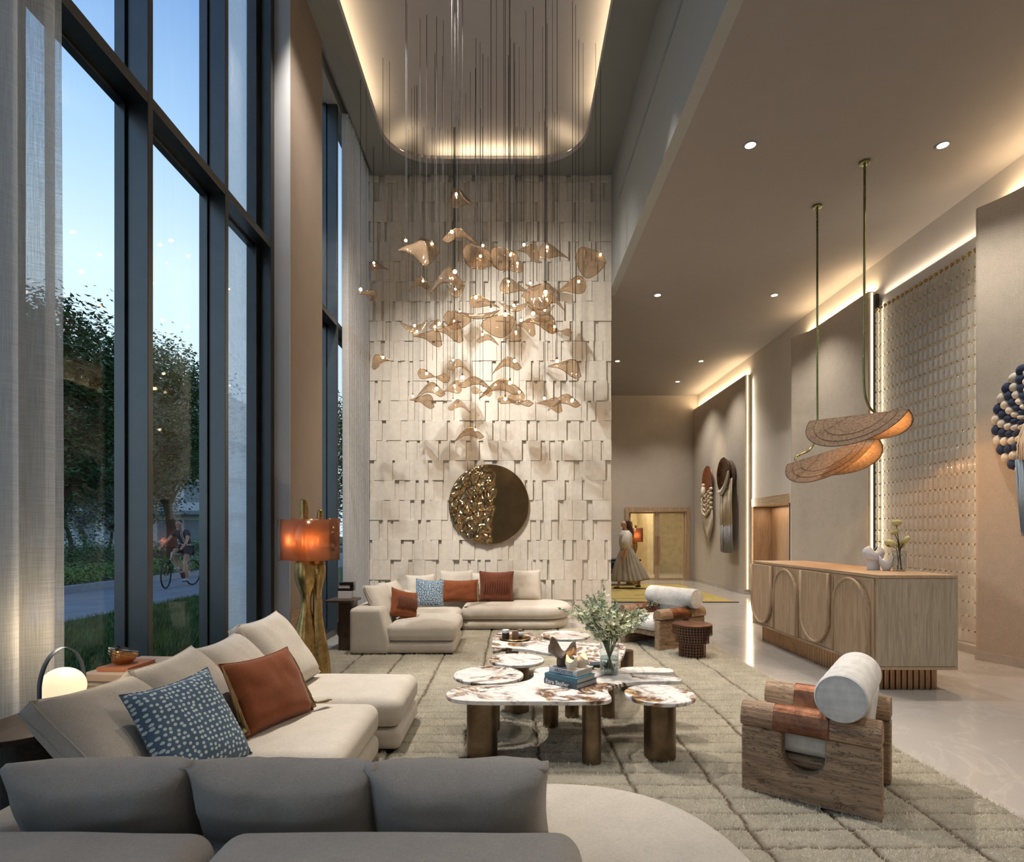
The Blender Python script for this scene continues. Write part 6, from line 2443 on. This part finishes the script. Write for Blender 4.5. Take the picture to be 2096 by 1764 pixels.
tree('broadleaf_tree', 'tall dark broadleaf tree seen through the leftmost window bay', -12.3, 15.6, 8, 5.0, 2.1, 2.9, 140, 170, .17, 'leaf_dark', .2, 3, .75)
tree('broadleaf_tree', 'dense leafy tree framed in the middle window bay behind the cyclist', -12.5, 21.5, 8, 5.4, 1.95, 3.2, 140, 150, .17, 'leaf_mid', .22, 4, .9, bend=-.4)
tree('broadleaf_tree', 'lower dark tree between the two tall trees outside', -17.5, 22.5, 6, 4.4, 1.7, 1.7, 50, 130, .18, 'leaf_dark', .14, 5, .8)
tree('broadleaf_tree', 'tree glimpsed through the narrow window beside the tiled wall curtain', -9.5, 28.5, 8, 5.0, 2.6, 3.6, 110, 90, .22, 'leaf_mid', .2, 6, 1.0)
for k, (x, y, zc, rx, lab) in enumerate(((-19.6, 26, 3.5, 2.2, 'round olive-green garden tree left of the leaning trunks, beyond the beds'), (-20.8, 31.5, 3.6, 2.2, 'small spreading tree with leaning trunk in the far garden bed'),
                                 (-27, 37, 3.6, 2.8, 'hazy mid-distance park tree behind the round olive tree'), (-28.3, 41, 3.4, 2.8, 'hazy mid-distance tree behind the leaning trunks'))):
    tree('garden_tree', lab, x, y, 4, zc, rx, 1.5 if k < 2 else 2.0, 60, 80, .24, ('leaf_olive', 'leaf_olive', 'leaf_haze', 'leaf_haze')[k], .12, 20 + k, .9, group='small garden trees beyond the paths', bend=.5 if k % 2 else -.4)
random.seed(50)
q = MB()
for k in range(46):
    x = -75 + k * 1.5 + rnd(-1, 1); 
    leaves(q, Vector((x, 72 + rnd(-4, 4) + x * .1, 3.0 + rnd(-1, 1.5))), 5.0, 160, .7)
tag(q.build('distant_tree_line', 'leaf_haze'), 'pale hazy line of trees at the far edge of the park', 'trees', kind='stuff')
q = MB()
for k in range(720):
    y = 6 + 26 * (k / 720) ** 1.3
    x = rnd(-14.3, -10.6)
    leaves(q, Vector((x, y + rnd(-.4, .4), .22 + .14 * rnd(0, 1))), .5, 34, .11, .45)
tag(q.build('ground_cover', 'leaf_bed'), 'low bright green ground cover planted behind the near stone kerb', 'plants', kind='stuff')
q = MB()
for k in range(420):
    y = 8 + 36 * (k / 420)
    x = rnd(-23.5, -19.3)
    leaves(q, Vector((x, y, .35 + .25 * rnd(0, 1))), .8, 34, .16, .5)
tag(q.build('hedge_planting', 'leaf_mid'), 'dark low hedge planting beyond the second path', 'plants', kind='stuff')
for k, (x, y, lab) in enumerate(((-15.6, 20.2, 'violet flowering shrub behind the cyclist'), (-17.0, 16.2, 'violet flowering shrub at the left window edge, under the tall tree'))):
    random.seed(60 + k)
    t = thing('flowering_shrub', lab, 'shrub', (x, y, 0))
    a = MB(); f_ = MB()
    for j in range(26):
        c = Vector((rnd(-1.0, 1.0), rnd(-1, 1), rnd(.5, 1.9)))
        leaves(a, c, .6, 60, .15)
        if c.z > 1.1:
            leaves(f_, c + Vector((0, 0, .25)), .45, 60, .08)
    a.build('foliage', 'leaf_mid', t); f_.build('blossoms', 'violet_bloom', t)
    MB().tube([(0, 0, 0), (0, 0, 1.4)], .05, 7).build('stem', 'bark', t)
q = MB()
random.seed(70)
for k in range(52000):
    y = 3.2 + 11 * random.random() ** 1.2
    x = -6.95 + 4.0 * random.random() ** .9
    h_ = rnd(.05, .11)
    a = rnd(0, 2 * PI)
    dx, dy = math.cos(a) * .007, math.sin(a) * .007
    bx_, by_ = rnd(-.04, .04), rnd(-.04, .04)
    o = len(q.v)
    q.v += [(x - dx, y - dy, -.01), (x + dx, y + dy, -.01), (x + bx_, y + by_, h_)]
    q.f.append((o, o + 1, o + 2))
tag(q.build('lawn_grass', 'grass_blade'), 'uneven dark green lawn grass just outside the windows', 'grass', kind='stuff')
# building behind the trees
t = thing('building', 'pale building with white louvred upper storey behind the trees', 'building', (-33, 46, 0))
MB().box(-8, 9, 0, 10, 0, 9.2).build('walls', 'facade', t)
for k in range(3):
    MB().box(-8.6, 9.6, -.8, 10, 3.0 * (k + 1) - .2, 3.0 * (k + 1) + .1).build('floor_slab', 'facade_dark', t)
q = MB()
for k in range(12):
    q.box(-8.2, 9.2, -.5, -.35, 9.5 + k * .32, 9.5 + k * .32 + .1)
q.build('louvres', 'facade', t)
MB().box(-8, 9, -.2, 9.6, 9.2, 13.0).build('upper_storey', 'white_wall', t)
q = MB()
for k in range(8):
    for z in (.8, 3.8, 6.8):
        q.box(-7.4 + k * 2.1, -6.0 + k * 2.1, -.03, .02, z, z + 1.6)
q.build('windows', 'facade_dark', t)
